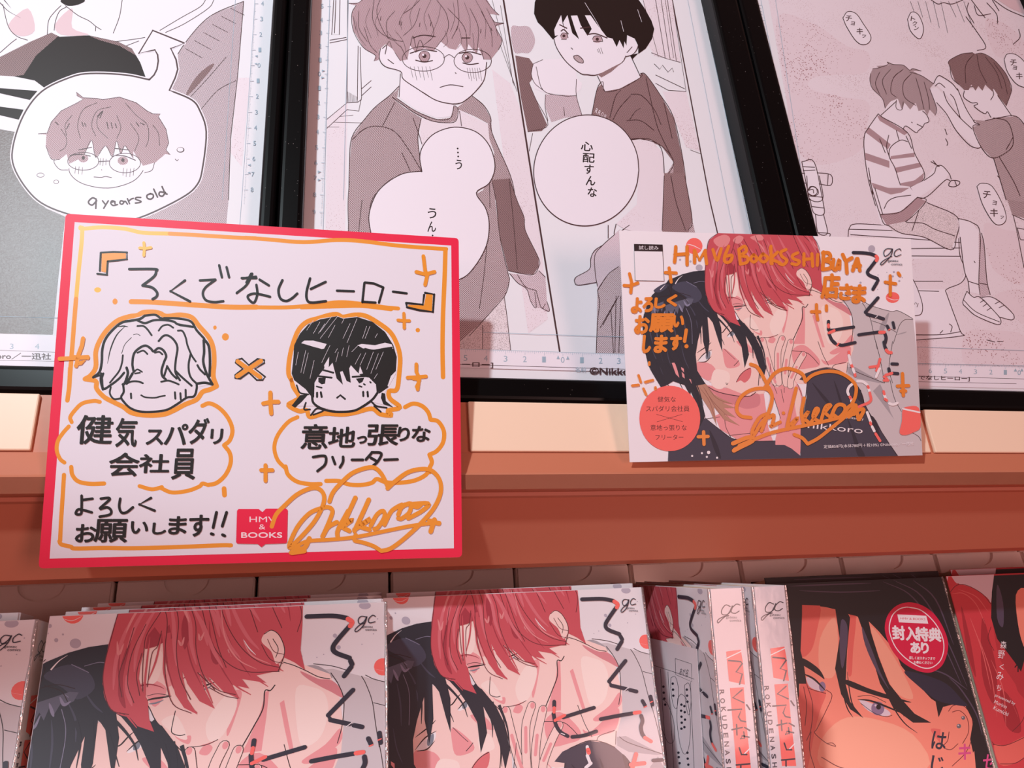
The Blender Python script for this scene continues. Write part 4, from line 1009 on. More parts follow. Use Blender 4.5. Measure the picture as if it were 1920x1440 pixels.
def PA(*c):
    a = Art(*c); a.lw = 1.4; return a
def page_art(fr, parts):
    t, page, (x0, y0, x1, y1) = fr
    for i, (nm, a) in enumerate(parts):
        show(nm, a, PAN.p, page, (x0, y0, x1, y1))
def vtext(a, m, s, x, y, w, h, dx=0.0, dy=None, bold=0.25):
    dy = h * 1.12 if dy is None else dy
    for i, ch in enumerate(s): a.text(m, ch, x + i * dx, y + i * dy + h, w, h, 0, bold)

# ---- first page
bg = PA(*A_)
bg.fill(tw, '1755,10 1700,40 1560,90 1450,170 1340,300 1280,390 1290,500 1240,640 1380,720 1470,850 1490,1000 1450,1300 1280,1440 900,1640 1620,1720 1645,1440 1660,1000 1710,560', False)
bg.fill(tx, '1710,560 1800,560 1740,1200 1660,1100', False)
bg.fill(pp, '400,170 520,60 520,200 640,250 440,250|60,180 200,60 250,220 140,260', True)
bg.line(lk, '1755,10 1710,560 1660,1000 1645,1440', 1.0, False).line(lk, '1755,10 1560,90 1450,170 1340,300 1280,390', 1.0)
bg.line(lk, '20,30 60,190 120,260 200,290|340,250 350,150 390,90 440,40|390,220 400,150 430,80 480,50|470,40 560,110 640,150 690,190 730,215|880,0 860,120 815,240|690,190 688,225|0,380 80,310 120,280', 0.9)
bg.line(lk, '1480,0 1440,50 1300,130 1150,220|1540,0 1500,60 1330,170 1190,235|830,300 950,285 1045,270|910,330 1000,295|1370,700 1500,560 1630,410|1445,790 1570,650 1700,580', 0.8)
bg.line(td, '1340,690 1440,560 1540,460', 9, True, True).line(lk, '0,20 60,80 150,130|30,0 80,60', 1.2, True, 2)
for i in range(6): bg.line(lk, '%d,%d %d,%d' % (1660 - i * 65, 60 + i * 58, 1760 - i * 60, 110 + i * 62), 0.7)
bg.fill(dk, '440,0 480,40 560,35 610,0', True)
sh = PA(*A_)
sh.fill(dk, '-60,440 220,300 370,235 430,265 640,255 850,300 950,350 1010,450 1050,560 1075,600 400,620 330,640 250,580 100,550 -60,540', False)
sh.fill(td, '0,410 220,300 370,235 420,260 260,400 170,540 100,550 -60,540|640,258 850,300 950,352 980,400 860,330 720,290', False)
sh.fill(dk, '-60,630 270,655 215,720 0,672 -60,670|-60,760 170,790 135,862 0,830 -60,825', False)
sm_ = PA(*A_)
sm_.fill(mid, '-60,920 110,950 85,1100 100,1230 200,1370 330,1500 470,1560 420,2000 380,2410 -60,2400', False)
bub = PA(*A_)
bo = catmull(P('1075,575 900,540 650,530 500,560 300,660 170,830 95,1050 100,1200 200,1370 330,1480 560,1560 800,1590 1000,1570 1300,1430 1420,1330 1460,1200 1485,950 1440,800 1380,720 1220,650'), False, 5) + P('1262,560 1280,500 1268,430 1230,350 1325,310 1100,220 1000,385 1115,360 1135,395 1140,440 1130,500 1110,540 1075,575')
bub.line(pw, [bo], 5, False).fill(pw, [bo], False).line(lk, [bo], 2.2, False)
bub.dot(lk, 1300, 1080, 28, 20).dot(pw, 1298, 1078, 22, 15).dot(lk, 292, 1262, 28, 17).dot(pw, 292, 1262, 24, 13).dot(lk, 405, 1310, 20, 15).dot(pw, 405, 1310, 16, 11).line(lk, '1260,1145 1275,1158 1285,1148', 0.9)
hd = PA(*A_)
hd.fill(pw, '500,1150 505,1250 600,1325 780,1355 950,1310 1030,1230 1035,1170 900,1050 640,1050', True).line(lk, '500,1150 505,1250 600,1325 780,1355 950,1310 1030,1230 1035,1180', 1.0)
hd.fill(pw, '400,1130 390,1170 430,1220 490,1225 500,1150|1035,1180 1040,1245 1100,1220 1115,1160', True).line(lk, '400,1130 390,1170 430,1220 490,1225|1040,1245 1095,1225 1115,1160', 0.9)
hd.fill(th, '275,965 340,960 370,880 440,800 550,745 600,715 555,690 550,665 600,705 700,710 740,718 860,700 980,740 1060,800 1100,820 1155,822 1140,840 1195,930 1215,1030 1195,1080 1225,1115 1190,1110 1120,1170 1030,1195 960,1090 960,1140 900,1050 870,1110 840,1015 810,1130 760,1050 690,1135 660,1010 600,1130 500,1180 480,1110 430,1150 370,1145 330,1050 335,970', False)
hd.line(lk, '275,965 340,960 370,880 440,800 550,745 600,715 555,690 550,665 600,705 700,710 740,718 860,700 980,740 1060,800 1100,820 1155,822 1140,840 1195,930 1215,1030 1195,1080 1225,1115', 0.9, False)
hd.line(lk, '330,1050 370,1145 430,1150|600,1130 660,1010 690,1135 760,1050 810,1130 840,1015 870,1110 900,1050 960,1140|800,770 700,800 660,900 690,980|700,740 600,790 560,900 580,1000|840,830 870,920 840,1000|740,800 700,860 710,930 780,1000|900,740 980,830 1060,900 1070,1000 1050,1060|1100,900 1140,960 1150,1050|440,930 480,1000 470,1060 430,1090|520,830 470,900 480,980|940,890 1000,990 970,1090', 0.8)
hd.line(lk, '700,840 740,800 720,850|770,880 780,930|800,885 810,925|830,890 840,920|590,880 600,910|610,890 620,910|980,880 1000,910|1010,885 1040,900|400,880 420,900|500,890 480,930', 1.2)
for cx_, cy_, rx_, ry_ in ((600, 1162, 112, 64), (900, 1175, 112, 70)):
    hd.line(lk, ' '.join('%.0f,%.0f' % (cx_ + rx_ * math.cos(.35 * q_), cy_ + ry_ * math.sin(.35 * q_)) for q_ in range(19)), 0.9)
hd.line(lk, '710,1165 790,1160|505,1120 580,1112 650,1125|830,1120 900,1125 975,1155|570,1080 660,1062|830,1070 920,1080', 1.2).dot(th, 600, 1142, 36, 28).dot(th, 885, 1158, 38, 30).dot(lk, 600, 1138, 12, 14).dot(lk, 885, 1154, 12, 14)
hd.line(lk, '675,1275 730,1278 760,1272 805,1280|730,1222 735,1226', 0.9)
hd.line(lk, '545,1200 540,1250|570,1200 565,1255|595,1205 590,1258|890,1210 885,1265|915,1215 908,1275|940,1215 935,1275|965,1210 960,1265|725,1140 720,1190|745,1140 740,1195|765,1145 762,1190', 0.6, False)
wr = PA(100, 340, 6.4)
wr.line(lk, '515,215 470,200 425,240 430,270 470,285 520,235|515,215 510,325', 2.2).line(lk, '590,235 630,285|660,235 605,325|690,255 735,245 740,270|740,245 705,235 690,265 720,292 770,280|850,245 810,235 800,265 830,275 860,240 890,275|890,210 915,270|905,240 935,215 960,205|1050,195 1000,195 985,215 1050,240 1040,255 985,262', 2.0)
wr.line(lk, '1165,150 1125,170 1130,205 1170,215 1200,190 1195,160 1165,150|1205,95 1250,190|1330,135 1280,130 1270,165 1310,180 1345,135|1305,65 1340,140 1365,155', 2.2)
ru = Art(*A_)
ru.line(blu, '1835,0 1790,720 1740,1440 1690,2100|1695,0 1600,1440', 0.8, False).line(blu, '-40,2278 420,2290', 0.8, False)
for i, ch in enumerate('4321012345678'):
    x, y = 1880 - i * 6.3, 42 + i * 111.5 + (3 if i > 6 else 0)
    ru.text(blu, ch, x, y, 20, 32)
    ru.line(blu, '%d,%d %d,%d' % (x - 48, y - 14, x - 20, y - 14), 0.7)
    for j in range(1, 10): ru.line(blu, '%d,%d %d,%d' % (x - 44 - j * .6, y - 14 + j * 11, x - (34 if j == 5 else 38) - j * .6, y - 14 + j * 11), 0.5)
ru.fill(blu, '1835,405 1855,398 1855,415|1832,460 1852,455 1852,470|1782,1190 1805,1182 1805,1198|1782,1245 1802,1240 1802,1255', False)
ru.crop().fill(pw, [(-15, 627), (115, 631), (115, 700), (-15, 700)], False)
ru.text(blu, '3', 19, 655, 7, 10).text(blu, '4', 66, 655, 8, 10)
ru.line(lk, '-10,657 106,661|-10,676 104,678', 0.7, False).text(lk, 'oro／一迅社', -6, 674, 102, 12, 0.6, 0.3)
page_art(fr_a, [('printed_shirt', sh), ('printed_black_panel', sm_), ('printed_scene', bg), ('speech_bubble', bub), ('printed_head', hd), ('bubble_lettering', wr), ('ruler_marks', ru)])

# ---- second page
bg = PA(*B_)
bg.fill(tx, '510,860 660,740 640,1700 500,1700', False)
mid_ = PA(*B_)
mid_.fill(tx, '1700,500 1830,600 1930,850 2030,1500 2100,2300 1960,2400 1830,1500', False)
bg.line(lk, '560,0 545,250 600,250 605,0|530,290 650,270 655,285 530,310|575,0 565,240', 1.0, False).line(lk, '660,0 655,740 510,860|655,790 510,925|735,330 730,720|750,340 760,700 740,800 655,790|655,740 735,735 760,715|760,640 830,580|760,690 830,625', 0.9, False)
bg.line(lk, '600,840 700,830|560,880 760,885|510,915 600,915', 0.6, False)
for j in range(9): bg.line(lk, '%d,%d %d,%d' % (660 + j * 9, 660 + j * 5, 658 + j * 9, 735), 0.5, False)
mid_.line(lk, '1640,0 1880,660|1700,0 1860,620|1760,40 1850,600', 0.6, False)
pas = PA(*C_2)
pas.crop(*C_2).fill(tl, '70,200 130,190 200,195 240,270 235,330 200,380 150,380 90,370', True).fill(td, '100,400 200,420 235,470 230,560 200,600 250,720 330,900 290,945 190,950 140,700', False)
pas.fill(pw, '230,460 300,430 520,420 545,560 580,600 575,640 520,690 320,670 240,640 215,540', False).fill(tl, '318,680 540,690 580,830 450,850 360,880 315,770', False)
pas.line(lk, '230,460 300,430|250,480 300,650 440,690 540,690|230,460 215,530 240,600 300,650|540,570 540,690 580,830|450,770 455,835|318,680 315,770 335,870|200,600 250,720 335,900 190,950|225,960 200,1090', 0.8)
hall = PA(*C_2)
hall.fill(tx, '1020,0 1230,0 1290,450 1100,400 1060,330|1160,660 1330,660 1430,1090 1330,1060', False)
hall.line(lk, '1110,0 1180,420 1290,450|1150,0 1215,430|1195,0 1260,440|1080,380 1180,420|1110,540 1320,640|1110,600 1200,650 1330,660|1100,460 1140,500 1160,470 1200,520 1230,490 1240,520', 0.8, False)
hall.line(lk, '1020,0 1130,410|1180,0 1240,420|1230,0 1330,660|1360,1080 1440,1110', 0.6, False)
div_ = PA(*C_2)
div_.line(lk, '15,0 130,700 245,1440 420,2530', 2.3, False)
bor_ = PA(*C_2)
bor_.line(lk, '1230,0 1500,1440 1580,1780', 1.6, False)
fa = PA(*B_)
fa.fill(tn, '1030,640 960,690 860,770 790,850 690,990 672,1200 668,1440 660,1700 850,1700 880,1400 1000,1280 1195,1235 1180,1120 1165,1000 1190,850 1060,770 1000,720', False)
fa.fill(tx, '1185,850 1300,880 1420,880 1460,790 1600,860 1680,900 1690,1030 1720,1240 1250,1240 1180,1000', False)
fa.fill(tn, '1440,780 1560,690 1640,760 1690,850 1700,960 1830,1260 1870,1440 1600,1440 1700,1240 1715,1100 1680,1000 1670,890 1580,840', False)
fa.fill(pw, '1040,560 1030,700 1150,790 1300,850 1400,840 1430,760', False).fill(tn, '980,700 1030,625 1015,710 1150,800 1300,860 1400,850 1430,760 1455,790 1440,870 1380,885 1260,870 1120,800', False)
fa.line(lk, '1030,620 960,690 860,770 790,850 690,990 672,1200 668,1440|980,700 1120,800 1260,870 1380,885 1440,870 1455,790 1430,760|1015,710 1150,800 1300,860 1400,850 1425,760|1040,530 1030,700|1555,690 1640,760 1690,850 1700,960 1830,1260 1870,1440|690,1010 780,930 880,910 1000,950 1100,1080 1190,1230|1000,735 910,910|1190,850 1165,1000 1195,1235|1480,910 1465,800|1130,850 1170,960 1195,1040|1050,1100 1110,1230', 1.0)
fa.crop(*D_).fill(tn, '300,0 290,170 300,420 470,420 450,300 470,150 600,0', False).fill(tn, '1250,95 1320,60 1370,-10 1400,200 1440,500 1490,690 1500,740 1470,850 1380,960 1200,1160 1130,1200 1100,700 1280,600 1350,400 1340,250', False)
fa.fill(td, '1370,-10 1500,-20 1560,150 1610,270 1620,370 1720,580 1720,640 1680,700 1580,690 1490,670 1430,420 1400,150', False).fill(ts, '1120,1210 1300,1050 1460,860 1480,1000 1510,1270 1120,1262', False)
fa.fill(tl, '1500,690 1580,700 1680,710 1720,670 1770,720 1780,900 1800,970 1770,980 1740,950 1700,950 1660,900 1630,810 1560,760', False)
fa.line(lk, '1500,-20 1560,150 1610,270 1620,370 1720,580 1720,640 1680,700 1580,690 1490,670|1370,0 1400,150 1430,420 1490,690 1500,740 1470,850 1380,960 1200,1160|1500,690 1560,760 1630,810 1660,900 1700,950 1690,830|1700,820 1740,950 1770,920|1740,950 1790,975 1800,960 1780,900|1720,670 1770,720|1460,860 1480,1000 1510,1270|1300,1080 1300,1260|1560,700 1620,790 1700,820|1330,490 1310,700 1275,960|1500,0 1530,300 1560,660|1350,20 1355,200', 0.9)
fa.line(lk, '300,0 290,170 295,380|600,0 480,120 450,250 460,380|395,140 370,380', 0.9)
fa.crop(*B_).fill(pw, '930,330 890,345 885,420 950,490 1040,520 1060,570 1160,640 1290,720 1400,748 1480,740 1560,680 1640,580 1660,480 1650,300 1400,250 1100,260', False)
fa.line(lk, '900,330 888,420 930,480 1040,515 1060,570 1160,640 1290,720 1400,748 1480,740 1560,680 1640,580 1660,450|1200,665 1300,725 1420,752|1325,630 1400,612 1490,625|1435,525 1440,530|910,350 940,330 930,390|950,430 990,460', 1.2)
fa.fill(th, '665,25 740,20 800,-40 1640,-40 1700,60 1750,110 1680,100 1720,160 1785,168 1725,190 1770,290 1745,360 1690,430 1640,430 1600,340 1590,390 1530,320 1510,380 1470,310 1440,360 1390,350 1330,300 1280,370 1210,350 1150,380 1110,330 1090,430 1040,440 980,350 930,320 885,360 885,430 850,440 860,400 770,340 700,220 690,100 720,40', False)
fa.line(lk, '665,25 740,20 800,-40|720,40 690,100 700,220 770,340 860,400 850,440|1640,-20 1700,60 1750,110|1680,100 1720,160 1785,168 1725,190 1770,290 1745,360|850,0 840,140 900,240 1010,290|900,-20 870,80 900,190 960,280 1060,300|1000,80 940,160 950,280|1300,0 1370,100 1380,220 1300,340|1450,0 1460,160 1410,280|1540,60 1600,200 1590,380|1180,60 1140,180 1060,260|1240,100 1280,250 1190,340|1380,60 1500,200 1520,360|740,80 740,200 800,300|780,200 820,320 870,380|1620,80 1690,220 1700,340|1060,100 1120,60 1180,0|700,120 720,220|1110,330 1130,260 1150,340|1150,380 1180,290 1210,350|980,350 960,300 940,330|1040,440 1000,380|1090,430 1040,330|1640,430 1620,350', 0.8)
fa.line(lk, '900,60 860,160 880,260|820,60 790,160 830,280|1100,40 1040,140 1050,220|1160,0 1110,100 1120,200|1260,0 1210,120 1230,220|1330,40 1310,140 1260,260|1420,20 1430,130 1400,230|1500,20 1540,140 1540,260|1580,0 1650,140 1650,280|1660,60 1720,180 1740,260|940,220 1000,300 1040,340|720,160 740,260 790,330|1560,240 1570,330 1560,380|1460,200 1480,300 1450,350|1360,220 1380,300 1350,340|1000,220 1060,300 1080,380', 0.55)
fa.line(lk, '900,120 895,150|1035,150 1030,180|1050,155 1045,185|1180,165 1176,195|1260,160 1256,190|1450,190 1446,220|1620,210 1616,240|1690,200 1700,225', 1.0, False)
fa.line(lk, '1130,275 1200,255 1290,265|1480,275 1540,275|1110,385 1200,360 1300,372|1465,385 1540,375 1620,395|1150,435 1210,448 1270,438|1490,455 1540,465 1600,458', 1.5)
fa.dot(th, 1212, 405, 42, 38).dot(th, 1520, 415, 40, 36).line(lk, '1172,405 1190,375 1235,375 1252,405 1235,440 1190,440 1172,405|1482,415 1500,385 1540,385 1560,415 1540,448 1500,448 1482,415', 0.8).dot(lk, 1212, 405, 15).dot(lk, 1520, 415, 15).dot(pw, 1203, 396, 8).dot(pw, 1511, 406, 8)
for cx_, cy_, rx_, ry_ in ((1205, 425, 152, 88), (1560, 440, 135, 84)):
    fa.line(lk, ' '.join('%.0f,%.0f' % (cx_ + rx_ * math.cos(.35 * q_), cy_ + ry_ * math.sin(.35 * q_)) for q_ in range(19)), 0.9)
fa.line(lk, '1350,420 1390,395 1430,420', 0.9)
for j in range(6): fa.line(lk, '%d,480 %d,%d|%d,490 %d,%d' % (1110 + j * 28, 1130 + j * 28, 560 + (j % 2) * 20, 1520 + j * 18, 1535 + j * 18, 570 + (j % 2) * 15), 0.5, False)
fb = PA(*C_2)
fb.fill(tn, '1010,530 1040,540 1140,680 1240,850 1310,1170 1340,1440 1400,1700 1360,1760 1170,1760 1175,1280 1240,1170 1150,1050 1000,1000 900,1010 850,930 720,850 650,830 690,640 730,590 740,660 860,640', False)
fb.fill(td, '1010,530 1040,540 1140,680 1240,850 1310,1170 1320,1400 1230,1440 1240,1170 1150,1050 1000,1000 900,1010 850,930 720,850 650,830 690,640 730,600 740,660 860,640', False)
fb.fill(pw, '690,545 740,660 850,640 1000,560 940,440 940,410 800,480', False).fill(tx, '930,1010 1080,1010 1160,1100 1178,1440 1178,1700 960,1700 990,1200', False)
fb.line(lk, '1000,530 1040,540 1140,680 1240,850 1310,1170 1340,1440|650,830 690,640 730,590 745,660 860,640 1000,560 1010,530|930,400 1000,550|690,545 745,660|900,1010 1000,1000 1150,1050 1240,1170 1175,1290|930,1010 1000,1000 1080,1010 1160,1100 1175,1440|1040,560 1110,870 1150,980 1220,1120|800,870 850,780 930,690|780,850 820,700 860,650|920,870 960,810 1000,780|1170,740 1230,1000|930,680 1010,690 1100,790 1150,900|900,870 1000,870 1100,940', 1.0)
for i, ch in enumerate('RROW'): fb.text(pw, ch, 672 + i * 20, 812 + i * 14, 16, 34, 20)
fb.fill(pw, '430,110 380,180 370,260 400,350 470,450 570,530 680,542 790,500 870,450 900,410 960,390 980,330 950,260 700,120', False)
fb.line(lk, '375,270 400,350 470,450 570,530 620,540 680,542 790,500 870,450 895,405|895,410 950,390 985,330 960,270|905,380 940,340', 1.1).fill(tn, '520,405 550,400 585,430 588,455 555,450 525,425', True).line(lk, '520,405 550,400 585,430 588,455 555,450 525,425 520,405|500,345 515,358', 1.0)
fb.fill(dk, '235,100 240,20 260,-40 960,-40 1030,60 1080,150 1100,210 1085,280 1040,350 985,390 985,330 960,280 905,255 900,330 885,300 880,350 850,290 830,340 800,280 760,270 690,180 640,110 600,110 650,210 620,260 570,180 545,110 500,115 530,210 560,285 510,240 475,110 440,170 460,225 430,110 400,170 380,215 385,260 410,255 370,285 300,200 260,160', False)
fb.line(lk, '430,225 450,215 480,245|620,250 680,245 760,275|420,180 470,205|570,205 640,195', 1.6).dot(th, 452, 262, 28, 24).dot(th, 690, 285, 34, 26).line(lk, '425,262 440,240 470,245 480,275|655,285 670,262 715,265 730,300|430,285 470,285|660,300 730,300', 0.9).dot(lk, 450, 260, 11).dot(lk, 690, 284, 12)
fb.line(pw, '600,20 680,150 740,260|860,150 880,230|980,70 1010,160', 0.5).line(lk, '700,350 715,390|715,345 730,390|690,355 700,380', 0.6, False)
fb.fill(dk, '925,400 985,385 940,430', False).fill(td, '695,540 800,485 870,450 790,520 720,560', False)
fb.crop(*E_).fill(tx, '880,-20 870,200 700,360 760,400 900,430 1045,430 1060,-20', False).fill(td, '1060,-20 1215,-20 1270,330 1240,430 1045,430', False).line(lk, '1060,0 1045,410|1215,0 1270,330 1240,410|1110,0 1150,200 1220,410|640,370 640,470|700,360 690,440 800,370', 1.0)
fb.fill(tl, '600,520 730,400 740,700 620,760 560,850 545,740 540,600', False).fill(tl, '590,520 520,590 500,700 400,760 390,800 420,820 550,800 545,700 560,600', False).fill(tn, '560,860 640,740 720,680 760,700 760,1340 550,1335', False)
fb.line(lk, '690,440 600,520 540,600 545,740 560,830|600,520 540,560 510,620 500,700 400,760 390,800 420,820 550,800|560,860 575,960 560,1100 550,1335|560,860 640,740 720,680|720,900 600,1120|700,900 690,1330|735,900 720,1330|660,1000 680,1330|580,1140 700,930', 1.0)
sbA = PA()
bo = [(791, 322), (787, 294), (795, 271), (816, 250), (852, 239), (891, 247), (917, 273), (928, 312), (917, 344), (893, 362), (910, 390), (917, 420), (912, 460), (890, 500), (862, 524), (800, 535), (740, 505), (705, 470), (695, 435), (692, 402), (705, 365), (727, 342), (756, 326), (785, 322)]
sbA.fill(pw, bo, True).line(lk, bo + [bo[0]], 1.3)
sbA.dots(dk, [(858, 279), (858.5, 286.5), (859, 294)], 1.7); vtext(sbA, dk, 'う', 854, 300, 12, 18); vtext(sbA, dk, 'うん', 802, 391, 16, 19, -0.5, 25); sbA.dots(dk, [(811, 442)], 1.6)
sbB = PA()
bo = [(1099 + 98.5 * math.cos(a_ * .2618) - 3 * math.sin(a_ * .2618), 320 + 104 * math.sin(a_ * .2618)) for a_ in range(24)]
sbB.fill(pw, bo, True).line(lk, bo + [bo[0]], 1.3)
for i, ch in enumerate('心配すんな'): sbB.text(dk, ch, 1089 + i * 3.1, 283 + i * 21.5, 22 if i < 2 else 17, 17, 3, 0.35)
ru = Art(*B_)
ru.line(blu, '530,0 510,720 490,1440 480,1750|665,0 630,1440', 0.8, False)
for i, (ch, x, y) in enumerate((('5', 470, 62), ('4', 465, 162), ('3', 460, 255), ('2', 455, 350), ('1', 455, 450), ('0', 450, 550), ('1', 450, 653), ('2', 445, 757), ('3', 440, 860), ('4', 436, 968), ('5', 430, 1080), ('6', 425, 1188), ('7', 420, 1300), ('8', 416, 1420), ('9', 412, 1545))):
    ru.text(blu, ch, x - 4, y, 20, 32).line(blu, '%d,%d %d,%d' % (x + 45, y - 14, x + 70, y - 14), 0.7, False)
    for j in range(1, 10): ru.line(blu, '%d,%d %d,%d' % (x + 58 - j * .4, y - 14 + j * 10.4, x + 66 - j * .4, y - 14 + j * 10.4), 0.5, False)
ru.fill(blu, '475,505 498,512 475,520|470,555 495,562 470,570|445,1232 470,1240 445,1250|445,1290 468,1298 445,1306', False)
ru.crop(*C_2)
for i, (ch, x, y) in enumerate((('9', 1485, 80), ('8', 1505, 160), ('7', 1515, 245), ('6', 1540, 325), ('5', 1558, 412), ('4', 1578, 502), ('3', 1595, 588), ('2', 1615, 675), ('1', 1630, 770), ('0', 1652, 860), ('1', 1675, 950), ('2', 1695, 1048), ('3', 1715, 1142), ('4', 1735, 1235), ('5', 1760, 1338), ('6', 1780, 1438), ('7', 1800, 1540), ('8', 1825, 1650))):
    ru.text(blu, ch, x, y, 18, 30).line(blu, '%d,%d %d,%d' % (x - 40, y - 12, x - 20, y - 12), 0.6, False)
ru.line(blu, '1340,0 1620,1440 1760,2100|1440,0 1740,1440 1880,2100', 0.7, False)
ru.crop(); ru.fill(pw, [(860, 655), (1240, 667), (1240, 700), (860, 690)], False)
ru.line(blu, '860,655 1240,667|905,624 1240,635', 0.8, False).line(lk, '860,684 1240,695', 1.0, False)
for ch, x in (('5', 873), ('4', 911), ('3', 948), ('2', 984), ('1', 1020), ('0', 1055), ('1', 1091), ('2', 1126), ('3', 1160), ('4', 1194)):
    ru.text(blu, ch, x - 4, 679 + (x - 950) * .02, 7, 11)
    for j in range(10): ru.line(blu, '%.1f,%.1f %.1f,%.1f' % (x + j * 3.6, 656 + (x - 873) * .031 + j * .1, x + j * 3.6, 656 + (x - 873) * .031 + (7 if j == 0 else 5 if j == 5 else 3.5)), 0.5, False)
ru.fill(blu, '1043,674 1046,667 1049,674|1061,675 1064,668 1067,675', False).text(lk, 'ヒーロー]', 850, 690, 74, 11, 1, 0.2).text(lk, '©Nikkoro', 1105, 702, 95, 12, 1, 0.6).text(blu, '名前', 1078, 698, 20, 9, 1)
page_art(fr_b, [('printed_corridor', bg), ('printed_floor_shade', mid_), ('panel_divider', div_), ('panel_border', bor_), ('printed_passers_by', pas), ('printed_window_wall', hall), ('printed_person', fa), ('printed_person', fb), ('speech_bubble', sbA), ('speech_bubble', sbB), ('ruler_marks', ru)])

# ---- third page
bg = PA(*F_)
bg.fill(tx, '80,0 2200,0 2200,2720 560,2720', False)
bg.fill(tf, '140,120 420,180 640,330 800,380 780,520 560,540 400,560 380,640 620,700 800,740 790,900 760,1060 620,1150 400,1180 250,1000 200,600|1640,150 1780,170 1920,300 1920,420 1800,420 1700,380', True)
bg.crop(*G_).fill(tf, '1620,360 1760,400 1920,460 1920,800 1760,760 1660,640|1480,1180 1700,1160 1920,1200 1920,1440 1500,1440|1700,900 1920,860 1920,1100 1860,1060', True)
stool = PA(*G_)
stool.fill(pw, '610,390 660,360 890,370 1000,430 1160,455 1280,480 1430,470 1440,560 1440,600 1485,720 1450,800 1340,850 1345,900 1450,1200 1100,1235 1000,1000 900,470 620,440', False).fill(tx, '1080,620 1440,620 1480,720 1440,800 1340,850 1080,850', False)
stool.line(lk, '600,455 610,390 660,360 890,370|620,440 760,450 1060,470 1440,500|610,400 940,410 1000,430|1075,545 1440,540|1075,600 1445,602|1430,470 1440,600 1485,720 1450,800 1340,850 1345,900 1440,1160 1450,1200 1100,1232|1095,1192 1300,1190 1440,1168|1090,790 1310,790|1090,860 1280,865|1370,1170 1380,1130 1360,1110|1310,1160 1290,1180|1640,1230 1700,1245|1720,1240 1760,1242', 1.1)
tap = PA(*G_)
tap.fill(pw, '290,-40 310,170 345,280 355,420 460,450 440,400 415,280 410,170 380,-40', False)
tap.crop(*F_).fill(pw, '320,1165 410,1170 450,1440 480,1600 380,1600 370,1440 280,1245 330,1250', False).line(lk, '320,1165 410,1170 470,1440|320,1165 375,1440|325,1200 412,1205|330,1230 415,1225|275,1245 340,1250|275,1245 290,1300 350,1320|430,1245 520,1255 540,1290 525,1335 445,1325|510,1255 505,1330|360,1380 380,1345 420,1350 430,1390 400,1410 370,1400|370,1370 400,1365 405,1390', 1.1)
tap.crop(*G_).line(lk, '290,0 310,170 410,175 385,0|305,150 410,160|315,180 345,280 420,285 410,180|330,230 415,240|355,285 375,425 445,430 415,285|365,425 460,432 462,455|365,425 365,450|300,110 330,80 370,100 375,135 340,150 300,130', 1.1)
bg.crop(*G_).line(lk, '1735,0 1840,300 1920,690|1830,290 1920,330|1870,390 1920,400|1870,390 1890,470 1920,480|1720,0 1890,150', 1.1).fill(tn, '1735,0 1930,0 1930,320 1830,290', False)
fs = PA(*F_)
fs.fill(pw, '920,790 960,720 1050,720 1190,790 1220,830 1235,875 1190,915 1150,955 1070,910 1040,940 1080,980 890,850', False).line(lk, '890,830 1000,730|1190,800 1220,830 1235,875 1205,890 1190,915 1160,940 1140,955 1070,908 1045,940|1150,895 1190,915|1110,880 1115,885', 1.1)
fs.fill(tn, '830,495 870,490 860,475 950,470 935,448 980,465 1050,470 1095,505 1120,495 1180,512 1120,512 1180,545 1240,580 1270,605 1240,640 1260,700 1290,780 1280,830 1240,790 1225,830 1200,790 1160,800 1140,740 1100,790 1060,740 1040,790 1010,710 960,730 920,780 900,710 830,640 810,580 815,530', False)
fs.line(lk, '830,495 870,490 940,465 935,448 980,465 1050,470 1095,505 1120,495 1180,512|1095,520 1180,545 1270,605|815,530 810,580 830,640 900,710 920,780|1240,640 1290,780 1280,830|1110,530 1050,600 1060,700 1140,760|960,500 900,580 930,680|1050,500 980,560 960,660 1000,700|880,520 850,600 880,680|1140,560 1170,660 1200,790|1200,590 1230,700 1240,790|1000,720 1000,780 1040,790 1050,730', 0.9)
fs.fill(pw, '870,820 800,920 770,980 770,1100 800,1300 840,1440 890,1620 1030,1640 1180,1520 1150,1440 1100,1350 1200,1240 1130,1100 1070,960 900,850', False)
fs.fill(th, '860,830 900,845 1080,955 1060,975 880,870|800,915 960,1040 940,1075 780,955|775,1100 950,1160 950,1210 775,1150|815,1310 960,1360 1100,1335 1060,1385 960,1400 830,1350|960,1125 1130,1100 1132,1130 955,1148|985,1210 1165,1172 1190,1200 1000,1245|1030,1320 1130,1300 1200,1245 1190,1300 1110,1345 1040,1350', False)
fs.line(lk, '870,820 800,920 770,980 770,1100 800,1300 850,1480|870,820 900,845 1080,955 1130,1100 1200,1240 1190,1300 1110,1345 1040,1350 990,1210 950,1130 960,1060 1030,1010 1080,1020|945,975 930,1060 950,1130|1000,940 1020,1010|800,1210 830,1400|880,1000 920,1100|1070,980 1110,1070', 1.1)
fs.fill(pw, '1100,1350 1150,1430 1350,1300 1385,1240 1330,1195 1280,1200 1200,1300', False).line(lk, '1100,1350 1130,1400 1160,1430 1230,1410 1350,1300 1385,1300|1200,1300 1270,1250 1290,1200 1330,1195 1380,1250 1395,1290|1250,1165 1310,1200|1265,1158 1300,1200|1380,1320 1400,1300 1450,1305 1455,1325 1420,1345 1380,1340 1380,1320|1420,1300 1435,1340|1350,930 1365,970|1355,1000 1370,1030 1365,1048', 1.1)
